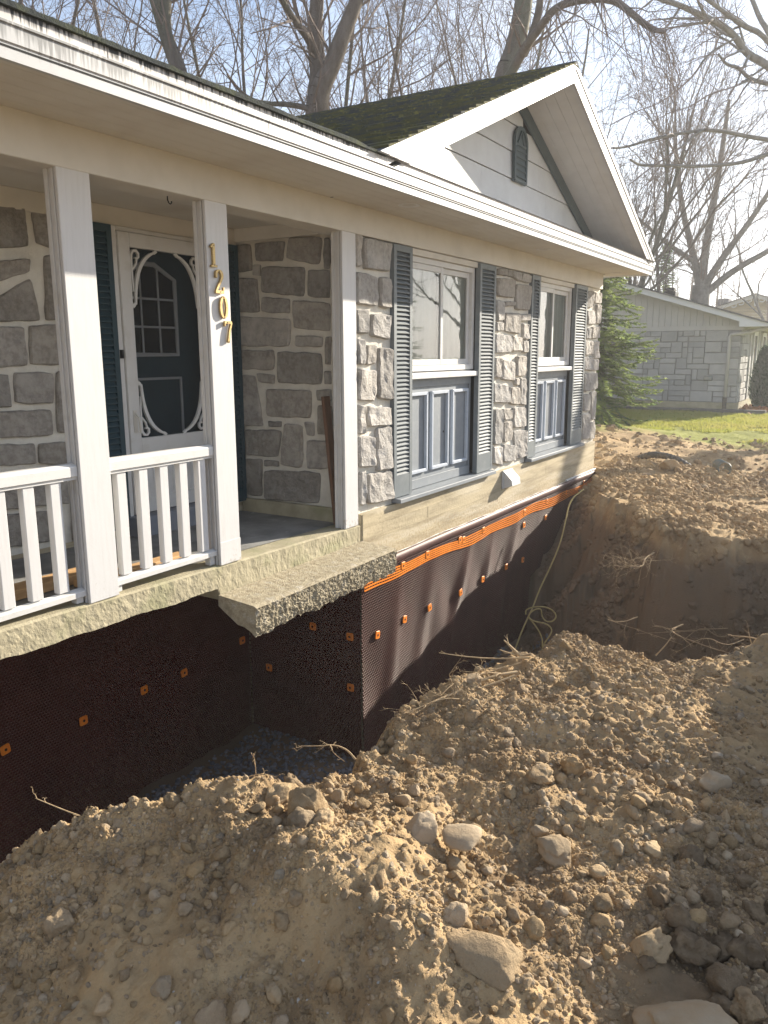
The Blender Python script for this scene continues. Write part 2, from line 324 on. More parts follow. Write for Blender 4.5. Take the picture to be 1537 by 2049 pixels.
def vary(m, lo, hi, grey):
    N, L, b = nod(m); src = b.inputs['Base Color'].links[0].from_socket; oi = N.new('ShaderNodeObjectInfo')
    mr = N.new('ShaderNodeMapRange'); mr.inputs['To Min'].default_value = lo; mr.inputs['To Max'].default_value = hi; L.new(oi.outputs['Random'], mr.inputs['Value'])
    fr = N.new('ShaderNodeMath'); fr.operation = 'MULTIPLY'; fr.inputs[1].default_value = 7.31; L.new(oi.outputs['Random'], fr.inputs[0]); f2 = N.new('ShaderNodeMath'); f2.operation = 'FRACT'; L.new(fr.outputs[0], f2.inputs[0])
    sa = N.new('ShaderNodeMapRange'); sa.inputs['To Min'].default_value = grey; sa.inputs['To Max'].default_value = 1.05; L.new(f2.outputs[0], sa.inputs['Value'])
    h = N.new('ShaderNodeHueSaturation'); L.new(mr.outputs[0], h.inputs['Value']); L.new(sa.outputs[0], h.inputs['Saturation']); L.new(src, h.inputs['Color']); L.new(h.outputs['Color'], b.inputs['Base Color'])
vary(CLOD, .72, 1.12, .85); vary(ROCK, .72, 1.22, .78); vary(PALER, .8, 1.2, .8); vary(GRAVELM, .6, 1.2, .6)
vary(NWALL, .82, 1.15, .7)
for m_ in STONES: vary(m_, .80, 1.18, .75)

def splash(m, z0, z1, col, lo=.66):
    N, L, b = nod(m); src = b.inputs['Base Color'].links[0].from_socket; g = N.new('ShaderNodeNewGeometry'); sp = N.new('ShaderNodeSeparateXYZ'); L.new(g.outputs['Position'], sp.inputs[0])
    h = N.new('ShaderNodeMapRange'); h.inputs['From Min'].default_value = z1; h.inputs['From Max'].default_value = z0; h.inputs['To Max'].default_value = .30; L.new(sp.outputs['Z'], h.inputs['Value'])
    n = N.new('ShaderNodeTexNoise'); n.inputs['Scale'].default_value = 38; n.inputs['Detail'].default_value = 6; L.new(g.outputs['Position'], n.inputs['Vector'])
    a = N.new('ShaderNodeMath'); a.operation = 'ADD'; L.new(n.outputs['Fac'], a.inputs[0]); L.new(h.outputs[0], a.inputs[1])
    r = N.new('ShaderNodeMapRange'); r.inputs['From Min'].default_value = lo; r.inputs['From Max'].default_value = lo+.18; r.inputs['To Max'].default_value = .55; L.new(a.outputs[0], r.inputs['Value'])
    x = N.new('ShaderNodeMix'); x.data_type = 'RGBA'; x.inputs[7].default_value = (*col, 1); L.new(r.outputs[0], x.inputs[0]); L.new(src, x.inputs[6]); L.new(x.outputs[2], b.inputs['Base Color'])
splash(POSTW, -1.36, -1.12, (.36, .31, .23), .74); splash(CONCF, -1.72, -1.40, (.34, .24, .13)); splash(MEMB, -3.4, -2.3, (.16, .10, .06), .70)

# ------------------------------------------------------------------ ground: one sheet with the excavation in it
CTRL = np.array([
 # crest of the spoil bank beside the trench
 (-3,-.3,-1.8),(0.4,-.75,-1.84),(1.37,-1.0,-1.75),(1.6,-1.19,-1.61),(1.77,-1.4,-1.53),(1.94,-1.59,-1.50),(2.17,-1.69,-1.55),(2.4,-1.76,-1.60),(2.71,-1.76,-1.60),
 (2.95,-1.8,-1.60),(3.5,-1.92,-1.55),(4.0,-2.09,-1.50),(4.18,-2.24,-1.60),(4.27,-2.67,-1.60),(4.5,-3.06,-1.60),
 # where the photographer stands and the flank facing him
 (0,-3.4,-1.70),(-1,-2.5,-1.8),(-3,-4,-1.8),(0,-5,-1.7),(0.9,-1.9,-1.88),(1.0,-1.5,-1.86),(0.5,-1.3,-1.9),(1.0,-2.6,-1.76),(1.25,-1.55,-1.76),(1.3,-1.9,-1.70),(1.2,-2.25,-1.73),
 # ridge running toward the camera
 (1.74,-1.9,-1.47),(1.68,-2.0,-1.47),(1.62,-2.2,-1.49),(1.55,-2.42,-1.53),(1.45,-2.66,-1.60),(1.25,-2.9,-1.69),(1.50,-1.9,-1.62),(1.45,-2.15,-1.65),(1.36,-2.4,-1.70),(1.55,-1.62,-1.58),
 # hollow and flats right of it
 (2.05,-2.0,-1.56),(2.3,-2.3,-1.61),(2.0,-2.45,-1.63),(1.8,-2.75,-1.70),(2.2,-2.75,-1.68),(2.64,-2.47,-1.62),(3.1,-2.4,-1.60),(3.1,-3.0,-1.62),(2.5,-2.95,-1.68),(1.9,-3.15,-1.74),(1.7,-3.5,-1.74),(2.6,-3.4,-1.66),(3.6,-2.9,-1.60),
 # unseen heap added off the right edge to shade the near corner
 (4.7,-4.1,-.50),(3.9,-4.2,-.70),(4.3,-3.75,-.85),(4.6,-5.2,-.8),(2.6,-4.6,-1.5),(3.5,-3.5,-1.55),(4.1,-3.3,-1.60),(6.2,-5,-1.6),(3.5,-6.5,-1.6),
 # far banks
 (7.8,-1.9,-1.72),(8.4,-1.5,-1.69),(9.6,-1.6,-1.68),(8.0,-2.8,-1.72),(8.8,-2.4,-1.69),(10.2,-2.4,-1.78),(9.4,-.6,-1.72),(11.5,-.2,-1.70),(12,-1,-1.64),(12.5,.8,-1.62),(7,-5,-1.75),
 (14,.3,-1.50),(14.6,1.6,-1.42),(16,2.2,-1.38),(16.4,.2,-1.62),(15.5,-1.4,-1.74),(13,-2.2,-1.78),(14.5,-3.2,-1.5),(18,-3,-1.62),(18,0,-1.66),(20,1,-1.60),(23,0,-1.56),(23,4,-1.56),(23,-6,-1.58),(30,0,-1.58),(30,10,-1.6),(30,-14,-1.7),
 (50,0,-1.7),(50,30,-1.7),(50,-30,-1.7),(15,-10,-1.75),(5,-12,-1.75),(-5,-12,-1.8),(10,14,-1.6),(0,14,-1.6),(5,5,-1.7),(12,4,-1.55)], dtype=float)
def tps_fit(P, Z, lam=1e-3):
    n = len(P); d = np.hypot(P[:, None, 0]-P[None, :, 0], P[:, None, 1]-P[None, :, 1]); K = np.where(d > 0, d, 0)+np.eye(n)*lam
    A = np.zeros((n+3, n+3)); A[:n, :n] = K; A[:n, n] = 1; A[:n, n+1:] = P; A[n, :n] = 1; A[n+1:, :n] = P.T
    return np.linalg.solve(A, np.concatenate([Z, [0, 0, 0]]))
TW = tps_fit(CTRL[:, :2], CTRL[:, 2])
def tps(x, y):
    o = TW[-3]+TW[-2]*x+TW[-1]*y
    for (cx, cy, _), w in zip(CTRL, TW): o = o+w*np.hypot(x-cx, y-cy)
    return o
# edge of the dig (camera side, then round the side pit and along the far bank to the house corner); the number is the steepness of the cut below that edge
RIM = [(-6,-.35,2.),(0.4,-.72,2.),(1.37,-1.0,2.),(1.6,-1.19,2.),(1.77,-1.4,2.),(1.94,-1.59,2.),(2.17,-1.69,2.),(2.4,-1.76,2.),(2.71,-1.76,2.),(2.95,-1.8,2.),(3.5,-1.92,2.),(4.0,-2.09,2.),(4.18,-2.24,2.),(4.27,-2.67,2.),(4.5,-3.06,2.),
       (4.95,-3.30,2.),(6.8,-3.6,2.4),(7.9,-3.2,2.4),(7.75,-2.45,2.8),(7.80,-1.80,2.4),(8.4,-1.35,1.7),(9.2,-.85,1.05),(11.45,-.02,.9),(11.45,2.,3.),(11.45,6,3.),(-6,6,3.)]
def pit_dist(x, y):
    inside = np.zeros(x.shape, bool); best = np.full(x.shape, 1e9); st = np.full(x.shape, 2.)
    n = len(RIM)
    for i in range(n):
        ax, ay, s = RIM[i]; bx, by, _ = RIM[(i+1) % n]
        c = ((ay > y) != (by > y)) & (x < (bx-ax)*(y-ay)/((by-ay) or 1e-9)+ax); inside ^= c
        t = np.clip(((x-ax)*(bx-ax)+(y-ay)*(by-ay))/((bx-ax)**2+(by-ay)**2), 0, 1)
        d = np.hypot(x-ax-t*(bx-ax), y-ay-t*(by-ay)); m = d < best; best = np.where(m, d, best); st = np.where(m, s, st)
    return np.where(inside, best, -best), st
def height(x, y):
    x = np.asarray(x, float); y = np.asarray(y, float)
    z = tps(x, y)
    near = np.exp(-((x-2.5)/9.)**2-((y+2.)/9.)**2)
    rough = .25+.75*near
    z = z+rough*(.050*fbm(x, y, .62, 3, 1)+.030*fbm(x, y, .21, 3, 9))
    cl = fbm(x, y, .085, 3, 20, .6); z = z+rough*.024*np.abs(cl)
    z = z+near*.007*np.abs(fbm(x, y, .035, 2, 27, .7))
    far = np.clip((x-9)/4, 0, 1)*np.clip((19-x)/3, 0, 1); z = z+far*.07*fbm(x, y, .8, 4, 5)
    # tyre / track lugs pressed into the flat right of the bank
    trk = np.exp(-((y+3.02)/.16)**2)*np.clip((x-2.2)/.3, 0, 1)*np.clip((4.2-x)/.3, 0, 1)
    z = z+trk*(.013*np.sin(x*2*np.pi/.075+vn(x*3, y*3, 3)*1.5)-.02)
    trk2 = np.exp(-((y+2.62)/.10)**2)*np.clip((x-2.6)/.3, 0, 1)*np.clip((4.0-x)/.3, 0, 1); z = z+trk2*(.008*np.sin(x*2*np.pi/.07)-.008)
    m = (x > -7) & (x < 12.2) & (y > -5) & (y < 7)
    if m.any():
        xm, ym = x[m], y[m]; d, st = pit_dist(xm, ym)
        jag = .09*fbm(xm, ym, .5, 3, 31)+.035*fbm(xm, ym, .12, 3, 33)
        d2 = d+jag*np.clip(1-np.abs(d)/.5, 0, 1)-.0
        floor = np.where(ym < -2.1, -3.05, -3.38)+.03*fbm(xm, ym, .3, 3, 40)
        bulge = 1+.35*fbm(xm, ym, .55, 3, 44)
        drop = np.where(d2 > 0, st*bulge*d2*(1+.25*np.clip(d2/.3, 0, 1)), 0)
        zz = z[m]; zc = np.maximum(zz-drop+np.where(d2 > .04, .06*fbm(xm*1.3, zz*0+ym, .16, 3, 50)+np.where(xm > 6.5, .10*fbm(xm, ym, .42, 4, 52, .6), 0), 0), floor)
        z[m] = np.where(d2 > 0, np.minimum(zc, zz), zz)
    return z
def axis(parts):
    o = []
    for a, b, s in parts: o += list(np.arange(a, b-1e-6, s))
    return np.array(o+[parts[-1][1]])
gx = axis([(-280,-60,44),(-60,-8,6),(-8,-1,.5),(-1,.6,.1),(.6,4.7,.0125),(4.7,7.0,.03),(7.0,12.5,.035),(12.5,19,.09),(19,40,.5),(40,100,6),(100,300,40)])
gy = axis([(-280,-60,44),(-60,-12,6),(-12,-5,.4),(-5,-3.7,.06),(-3.7,-.7,.0125),(-.7,.3,.03),(.3,3.5,.09),(3.5,12,.4),(12,60,6),(60,300,40)])
GX, GY = np.meshgrid(gx, gy, indexing='ij'); GZ = height(GX, GY)
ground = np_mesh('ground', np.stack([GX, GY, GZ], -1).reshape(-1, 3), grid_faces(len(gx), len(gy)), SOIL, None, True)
tag(ground, kind='structure')

# ------------------------------------------------------------------ loose stones and crumbs on it
def rock_mesh(name, seed, sub, m, rough=.22, flat=1.):
    bm = bmesh.new(); bmesh.ops.create_icosphere(bm, subdivisions=sub, radius=1)
    rg = random.Random(seed); off = Vector((rg.uniform(0, 99), rg.uniform(0, 99), rg.uniform(0, 99)))
    cuts = [(Vector((rg.gauss(0, 1), rg.gauss(0, 1), rg.gauss(0, 1))).normalized(), rg.uniform(.62, .9)) for _ in range(7)]
    for v in bm.verts:
        p = v.co.copy(); n = noise.fractal(p*1.3+off, .8, 2., 4)
        p *= 1+rough*n
        for cdir, h in cuts:
            d = p.dot(cdir)
            if d > h: p -= cdir*(d-h)*.85
        p *= 1+.04*noise.noise(p*7+off)
        v.co = Vector((p.x, p.y, p.z*flat))
    me = bpy.data.meshes.new(name); bm.to_mesh(me); bm.free(); me.materials.append(m)
    me.polygons.foreach_set('use_smooth', [sub > 2]*len(me.polygons)); return me
rg = np.random.default_rng(5)
def cand(n, x0, x1, y0, y1, thr, seed, out=True):
    x = rg.uniform(x0, x1, n); y = rg.uniform(y0, y1, n); k = fbm(x, y, .45, 3, seed) > thr+rg.uniform(-.5, .5, n)
    if out:
        d, _ = pit_dist(x, y); k &= d < .08
    return x[k], y[k]
def size(n, a, b, p=2.6): u = rg.uniform(0, 1, n); return a*(b/a)**(u**p)
def gn_scatter(name, px, py, r, m, seed, nb=5, sub=2, sink=.1, rough=.34, zf=height):
    """countless crumbs: points that carry instances of a few lump shapes"""
    col = bpy.data.collections.new(name+'_shapes')
    for k in range(nb):
        o = bpy.data.objects.new('lump', rock_mesh('lump', seed*31+k, sub, m, rough)); col.objects.link(o)
    me = bpy.data.meshes.new(name); n = len(px); V = np.stack([px, py, zf(px, py)-r*sink], 1).astype(np.float32)
    me.vertices.add(n); me.vertices.foreach_set('co', V.ravel()); at = me.attributes.new('sz', 'FLOAT', 'POINT'); at.data.foreach_set('value', r.astype(np.float32))
    ob = bpy.data.objects.new(name, me); COL.objects.link(ob); me.materials.append(m)
    ng = bpy.data.node_groups.new(name, 'GeometryNodeTree'); ng.interface.new_socket('Geometry', in_out='INPUT', socket_type='NodeSocketGeometry'); ng.interface.new_socket('Geometry', in_out='OUTPUT', socket_type='NodeSocketGeometry')
    N, L = ng.nodes, ng.links; gi = N.new('NodeGroupInput'); go = N.new('NodeGroupOutput'); ip = N.new('GeometryNodeInstanceOnPoints'); ci = N.new('GeometryNodeCollectionInfo')
    ci.inputs['Collection'].default_value = col; ci.inputs['Separate Children'].default_value = True; ci.inputs['Reset Children'].default_value = True
    na = N.new('GeometryNodeInputNamedAttribute'); na.data_type = 'FLOAT'; na.inputs['Name'].default_value = 'sz'
    rv = N.new('FunctionNodeRandomValue'); rv.data_type = 'FLOAT_VECTOR'; rv.inputs['Max'].default_value = (6.28, 6.28, 6.28); rv.inputs['Seed'].default_value = seed
    r2 = N.new('FunctionNodeRandomValue'); r2.data_type = 'FLOAT_VECTOR'; r2.inputs['Min'].default_value = (.6, .6, .6); r2.inputs['Max'].default_value = (1.25, 1.25, 1.25); r2.inputs['Seed'].default_value = seed+1
    vm = N.new('ShaderNodeVectorMath'); vm.operation = 'SCALE'; L.new(r2.outputs['Value'], vm.inputs[0]); L.new(na.outputs['Attribute'], vm.inputs['Scale'])
    ip.inputs['Pick Instance'].default_value = True
    L.new(gi.outputs[0], ip.inputs['Points']); L.new(ci.outputs[0], ip.inputs['Instance']); L.new(rv.outputs['Value'], ip.inputs['Rotation']); L.new(vm.outputs[0], ip.inputs['Scale']); L.new(ip.outputs[0], go.inputs[0])
    md = ob.modifiers.new('scatter', 'NODES'); md.node_group = ng
    return tag(ob, None, None, None, 'stuff')
x, y = cand(330000, .7, 4.75, -3.7, -.8, -.12, 61); k = (fbm(x, y, .5, 2, 73) > rg.uniform(-.75, .25, len(x))+.35*np.clip((x-2.3)/.5, 0, 1)*np.clip((-2.1-y)/.3, 0, 1)-.2); x, y = x[k], y[k]; s = size(len(x), .0022, .011, 1.9); gn_scatter('soil_crumbs', x, y, s, CLOD, 3, sink=.3)
x, y = cand(1000, .8, 4.7, -3.6, -.9, .1, 69); s = size(len(x), .014, .040, 2.0); gn_scatter('soil_clods', x, y, s, CLOD, 14, 7, 3, .25, .5)
x, y = cand(70000, 2.4, 5.6, -5.6, -3.6, -.12, 68); s = size(len(x), .003, .016, 1.9); gn_scatter('shade_heap_crumbs', x, y, s, CLOD, 13, sink=.3)  # crumbs over the unseen added heap
x, y = cand(24000, .75, 4.8, -3.6, -.85, -.15, 62); s = size(len(x), .006, .022, 2.2); gn_scatter('pebbles', x, y, s, ROCK, 4, sink=.25)
x, y = cand(900, .8, 4.6, -3.6, -.9, -.1, 63); s = size(len(x), .004, .010, 2.); gn_scatter('pale_chips', x, y, s, mat('pale_chip', (.46, .43, .38), .85, (.36, .32, .26), 40, .4, .65), 6, 4, 1, .3)
x, y = cand(80000, 4.7, 12.5, -4, -.1, -.3, 64, False); s = size(len(x), .008, .060, 2.4); gn_scatter('bank_rubble', x, y, s, SOIL, 7, sink=.15)
x, y = cand(2000, 10.5, 16.6, -4, 3., -.2, 65); s = size(len(x), .02, .09, 2.4); gn_scatter('far_soil_clods', x, y, s, CLOD, 8)
# crushed drainage stone along the foot of the wall
x = rg.uniform(-1.4, 8.2, 14000); y = rg.uniform(-.75, 1.1, 14000); k = (np.where(x > 5.15, (y < -.03), True)) & (height(x, y) < -3.0); x, y = x[k], y[k]
s = size(len(x), .012, .030, 1.); gn_scatter('drainage_gravel', x, y, s, GRAVELM, 9, 5, 1, .1, .2)

# stones one can pick out
LOOSE = [rock_mesh('loose_stone', 200+k, 3, ROCK if k % 5 else PALER, .32) for k in range(10)]
def stone_at(me, x, y, r, squash=.8, rz=None, label=None, group=None, sink=.25, name='stone', cat='stone', m=None, tilt=.4, z=None):
    o = bpy.data.objects.new(name, me); zz = float(height(np.array([x]), np.array([y]))[0]) if z is None else z
    o.location = (x, y, zz+r*squash*(1-2*sink)); rgl = random.Random(int(x*1e4)+int(-y*1e5))
    o.rotation_euler = (rgl.uniform(-tilt, tilt), rgl.uniform(-tilt, tilt), rgl.uniform(0, 6.28) if rz is None else rz)
    o.scale = (r*rgl.uniform(.9, 1.15), r*rgl.uniform(.75, 1.), r*squash); COL.objects.link(o)
    return tag(o, label, cat, group)
BIG = [ # x, y, r, squash, label, material
 (1.90,-1.93,0.076,1.25,'largest upright dirt-caked boulder on the bank crest beside the trench','R'),
 (1.80,-1.97,0.053,.85,'rounded tan boulder leaning low against the left side of the upright boulder','R'),
 (1.86,-2.02,0.050,.7,'pitted boulder wedged at the foot of the upright boulder','R'),
 (1.94,-1.78,0.052,.8,'stone right at the trench edge just behind the upright boulder','R'),
 (2.02,-1.77,0.043,.8,'dark lumpy clod on the trench edge behind and right of the upright boulder','C'),
 (2.08,-2.26,0.071,.72,'broad angular pale stone lying in full sun on the lit slope','P'),
 (2.02,-2.42,0.033,1.,'small cube-shaped stone just in front of the broad angular pale stone','R'),
 (2.66,-2.46,0.060,.85,'round crusty clod with a dark underside in the middle of the lit flat','C'),
 (2.80,-2.55,0.050,.85,'smaller crusty clod just behind and right of the round crusty clod','C'),
 (2.33,-2.64,0.065,.7,'squarish grey stone with fine roots hanging over it','P'),
 (2.50,-2.92,0.036,.8,'smooth pale cobble standing alone on the flat soil','P'),
 (3.06,-3.03,0.065,.75,'rounded grey stone half sunk between the track marks by the right edge','P'),
 (1.72,-2.66,0.120,.50,'large rounded boulder half buried in the shaded slope','C'),
 (1.86,-3.17,0.129,.55,'big flat boulder cut off by the bottom right corner','P'),
 (1.27,-1.46,0.043,.9,'sun-tipped round stone on the shaded left flank of the bank','R'),
 (1.24,-2.10,0.043,1.1,'tall crumbly clod standing on the shaded slope near the bottom edge','C'),
 (1.24,-1.93,0.031,.95,'round stone beside the tall crumbly clod','R'),
 (1.56,-1.75,0.031,.9,'small round clod on the upper shaded flank below the crest','C'),
 (1.77,-2.55,0.039,.8,'stone resting on the upper left shoulder of the half buried boulder','R'),
 (1.90,-2.72,0.039,.8,'dusty cobble in the dark hollow right of the half buried boulder','R'),
 (3.20,-1.92,0.045,.7,'stone sitting on the bank edge below the tangled roots','R'),
 (1.72,-1.48,0.034,.8,'stone perched at the very top of the left bank crest','R'),
 (11.75,-1.0,0.147,.6,'pinkish boulder lying beside the corrugated green pipe end','P'),
 (2.05,-3.02,0.052,.75,'lumpy grey clod in the shaded corner behind the big flat boulder','C'),
 (1.98,-3.28,0.045,.8,'dark clod right of the big flat boulder in the bottom right corner','C'),
]
for k, (x, y, r, sq, lab, mm) in enumerate(BIG):
    me = rock_mesh('boulder', 400+k, 4, {'R': ROCK, 'P': PALER, 'C': CLOD}[mm], .46 if mm == 'C' else .30)
    stone_at(me, x, y, r, sq, None, lab, None, .34, 'boulder' if mm != 'C' else 'soil_clod', 'rock' if mm != 'C' else 'clod')
SHADECLOD = mat('shade_dark_clod', (.20, .145, .088), .95, (.13, .092, .055), 9, .4, .65, bump=.9, bscale=60, bdist=.014, col3=(.27, .20, .125), n3scale=14, n3lo=.5, n3hi=.68)  # clods of the near right corner, shade put into their darker colour
CM = [rock_mesh('shade_dark_clod', 700+k, 4, SHADECLOD, .42) for k in range(6)]
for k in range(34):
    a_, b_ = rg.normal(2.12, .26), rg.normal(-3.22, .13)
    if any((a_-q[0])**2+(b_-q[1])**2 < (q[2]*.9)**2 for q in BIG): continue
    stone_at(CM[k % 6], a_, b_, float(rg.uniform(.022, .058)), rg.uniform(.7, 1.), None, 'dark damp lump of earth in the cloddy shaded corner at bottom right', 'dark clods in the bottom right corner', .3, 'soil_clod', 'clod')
flat_me = rock_mesh('slate_chip', 480, 3, PALER, .2, .25)
stone_at(flat_me, 2.12, -2.40, .085, 1., .5, 'thin flat pale slab lying on the lit slope right of the broad angular stone', None, .1, 'stone_slab', 'rock', tilt=.15)
x, y = cand(2600, .85, 4.4, -3.5, -.95, -.1, 66); n = 0
for a, b in zip(x, y):
    if n >= 262: break
    r = float(size(1, .015, .036, 1.9)[0])
    if any((a-q[0])**2+(b-q[1])**2 < (q[2]+r)**2 for q in BIG): continue
    dist = math.hypot(a, b+3.4)
    if rg.uniform() > (2.2/dist)**1.6: continue
    stone_at(LOOSE[n % 10], a, b, r, rg.uniform(.55, .95), None, 'small dusty stone lying loose on the dug soil', 'loose stones on the dug soil', rg.uniform(.2, .42)); n += 1

# ================================================================== the house
house = thing('house', (5, .5, -1.7), 'grey stone bungalow with white porch posts, slate shutters and a mossy gable roof', 'house')
def part(mb, name, m, parent=None, **k): return mb.build(name, m, parent or house, **k)

def parse(s): return [[tuple(map(float, p.split(','))) for p in q.split()] for q in s.split(';')]
ST_SIDE='1.206,0.885 1.043,0.868 1.034,0.665 1.213,0.654;0.997,0.88 0.684,0.877 0.715,0.725 0.99,0.736;0.632,0.888 0.318,0.878 0.354,0.675 0.671,0.732;0.297,0.863 0.25,0.864 0.254,0.641 0.312,0.644;1.018,0.708 0.943,0.704 0.955,0.621 1.022,0.634;0.925,0.695 0.489,0.664 0.508,0.44 0.934,0.491;0.458,0.643 0.254,0.632 0.259,0.415 0.476,0.443;1.209,0.618 0.983,0.603 0.968,0.331 1.202,0.338;0.936,0.455 0.648,0.43 0.66,0.312 0.933,0.334;0.61,0.415 0.257,0.387 0.262,0.171 0.617,0.196;1.203,0.311 0.646,0.272 0.661,0.053 1.202,0.061;0.599,0.143 0.331,0.133 0.34,0.051 0.604,0.057;0.306,0.129 0.255,0.128 0.26,-0.09 0.311,-0.082;1.195,0.032 0.825,0.024 0.834,-0.134 1.198,-0.128;0.794,0.014 0.346,0.008 0.352,-0.245 0.795,-0.237;1.018,-0.163 0.827,-0.167 0.836,-0.243 0.993,-0.236;1.192,-0.179 1.032,-0.184 0.968,-0.606 1.188,-0.605;0.913,-0.287 0.453,-0.291 0.465,-0.515 0.923,-0.519;0.317,-0.136 0.258,-0.135 0.258,-0.244 0.319,-0.245;0.408,-0.282 0.259,-0.279 0.26,-0.367 0.392,-0.371;0.911,-0.554 0.77,-0.555 0.777,-0.599 0.907,-0.603;0.538,-0.551 0.43,-0.547 0.437,-0.654 0.502,-0.653;0.393,-0.407 0.256,-0.403 0.261,-0.641 0.399,-0.648;1.176,-0.639 0.77,-0.628 0.819,-0.855 1.17,-0.862;0.735,-0.564 0.551,-0.577 0.562,-0.929 0.789,-0.917;0.516,-0.699 0.262,-0.686 0.266,-0.911 0.522,-0.93;1.174,-0.889 0.995,-0.888 1.009,-1.209 1.172,-1.212;0.966,-0.886 0.809,-0.886 0.811,-0.934 0.969,-0.941;0.962,-0.973 0.373,-0.951 0.4,-1.216 0.967,-1.227'
ST_P1='5.144,0.875 5.22,0.877 5.227,0.643 5.14,0.639;5.262,0.862 5.665,0.866 5.657,0.646 5.266,0.631;5.146,0.608 5.463,0.592 5.454,0.364 5.149,0.365;5.494,0.595 5.665,0.596 5.656,0.354 5.492,0.36;5.148,0.331 5.327,0.33 5.299,0.15 5.155,0.153;5.356,0.306 5.664,0.31 5.623,0.102 5.354,0.137;5.155,0.115 5.262,0.107 5.259,-0.086 5.162,-0.085;5.279,0.069 5.447,0.06 5.408,-0.088 5.277,-0.091;5.474,0.05 5.675,0.041 5.662,-0.382 5.455,-0.361;5.168,-0.114 5.434,-0.133 5.424,-0.38 5.171,-0.361;5.171,-0.396 5.265,-0.405 5.255,-0.631 5.171,-0.623;5.302,-0.414 5.662,-0.441 5.654,-0.592 5.308,-0.575;5.17,-0.643 5.391,-0.657 5.388,-0.905 5.173,-0.885;5.43,-0.595 5.662,-0.592 5.673,-0.957 5.438,-0.949;5.177,-0.916 5.258,-0.93 5.262,-1.206 5.179,-1.199;5.288,-0.95 5.682,-0.98 5.694,-1.223 5.292,-1.201'
ST_P2='7.797,0.854 8.026,0.865 8.031,0.792 7.801,0.786;8.052,0.859 8.142,0.859 8.137,0.791 8.047,0.789;8.165,0.858 8.406,0.865 8.4,0.76 8.164,0.789;8.427,0.861 8.696,0.856 8.705,0.764 8.428,0.762;7.793,0.758 8.239,0.776 8.255,0.577 7.796,0.574;8.277,0.735 8.718,0.745 8.694,0.468 8.291,0.463;7.767,0.535 7.967,0.536 7.971,0.334 7.774,0.321;7.99,0.535 8.257,0.549 8.254,0.493 7.994,0.481;7.998,0.416 8.392,0.426 8.4,0.203 8.005,0.221;8.419,0.407 8.689,0.437 8.689,0.354 8.424,0.342;7.774,0.313 7.982,0.319 7.972,0.227 7.78,0.219;8.508,0.318 8.685,0.323 8.685,0.147 8.522,0.152;7.766,0.198 8.192,0.18 8.195,0.005 7.769,-0.007;8.209,0.18 8.51,0.172 8.512,0.018 8.215,0.018;8.524,0.136 8.686,0.138 8.673,-0.002 8.535,-0.002;7.759,-0.045 7.925,-0.052 7.923,-0.263 7.772,-0.265;7.943,-0.065 8.318,-0.101 8.316,-0.307 7.957,-0.283;8.358,-0.035 8.649,-0.036 8.639,-0.262 8.366,-0.262;7.755,-0.303 8.174,-0.356 8.166,-0.541 7.762,-0.519;8.199,-0.37 8.472,-0.38 8.474,-0.578 8.202,-0.556;8.486,-0.278 8.648,-0.283 8.676,-0.597 8.51,-0.58;8.32,-0.274 8.457,-0.284 8.456,-0.362 8.327,-0.354;7.772,-0.578 8.001,-0.598 8.013,-0.977 7.783,-0.967;8.028,-0.593 8.269,-0.621 8.27,-0.722 8.03,-0.725;8.296,-0.595 8.67,-0.617 8.682,-0.843 8.32,-0.828;8.031,-0.738 8.279,-0.743 8.277,-0.962 8.046,-0.967;8.323,-0.856 8.693,-0.88 8.727,-1.191 8.439,-1.201;7.784,-0.994 8.022,-1.005 8.019,-1.22 7.795,-1.166;8.027,-0.978 8.4,-1.029 8.415,-1.212 8.04,-1.182'
ST_P3='10.779,0.814 11.061,0.823 11.04,0.611 10.798,0.588;11.106,0.818 11.392,0.827 11.418,0.679 11.098,0.663;10.775,0.559 11.186,0.577 11.201,0.387 10.794,0.372;11.202,0.652 11.403,0.661 11.432,0.394 11.245,0.397;10.783,0.335 11.002,0.332 11.009,0.185 10.807,0.182;11.027,0.349 11.424,0.368 11.424,0.199 11.041,0.188;10.757,0.157 11.124,0.161 11.144,-0.031 10.787,-0.038;11.16,0.153 11.389,0.164 11.42,-0.083 11.198,-0.082;10.79,-0.063 11.148,-0.056 11.169,-0.251 10.79,-0.235;11.19,-0.099 11.403,-0.092 11.402,-0.255 11.204,-0.255;10.796,-0.276 11.39,-0.289 11.41,-0.515 10.824,-0.534;10.775,-0.565 11.09,-0.571 11.111,-0.812 10.821,-0.802;11.114,-0.546 11.403,-0.541 11.414,-0.963 11.165,-0.937;10.799,-0.834 11.105,-0.846 11.134,-1.213 10.854,-1.204;11.155,-0.979 11.371,-0.987 11.4,-1.237 11.176,-1.225'
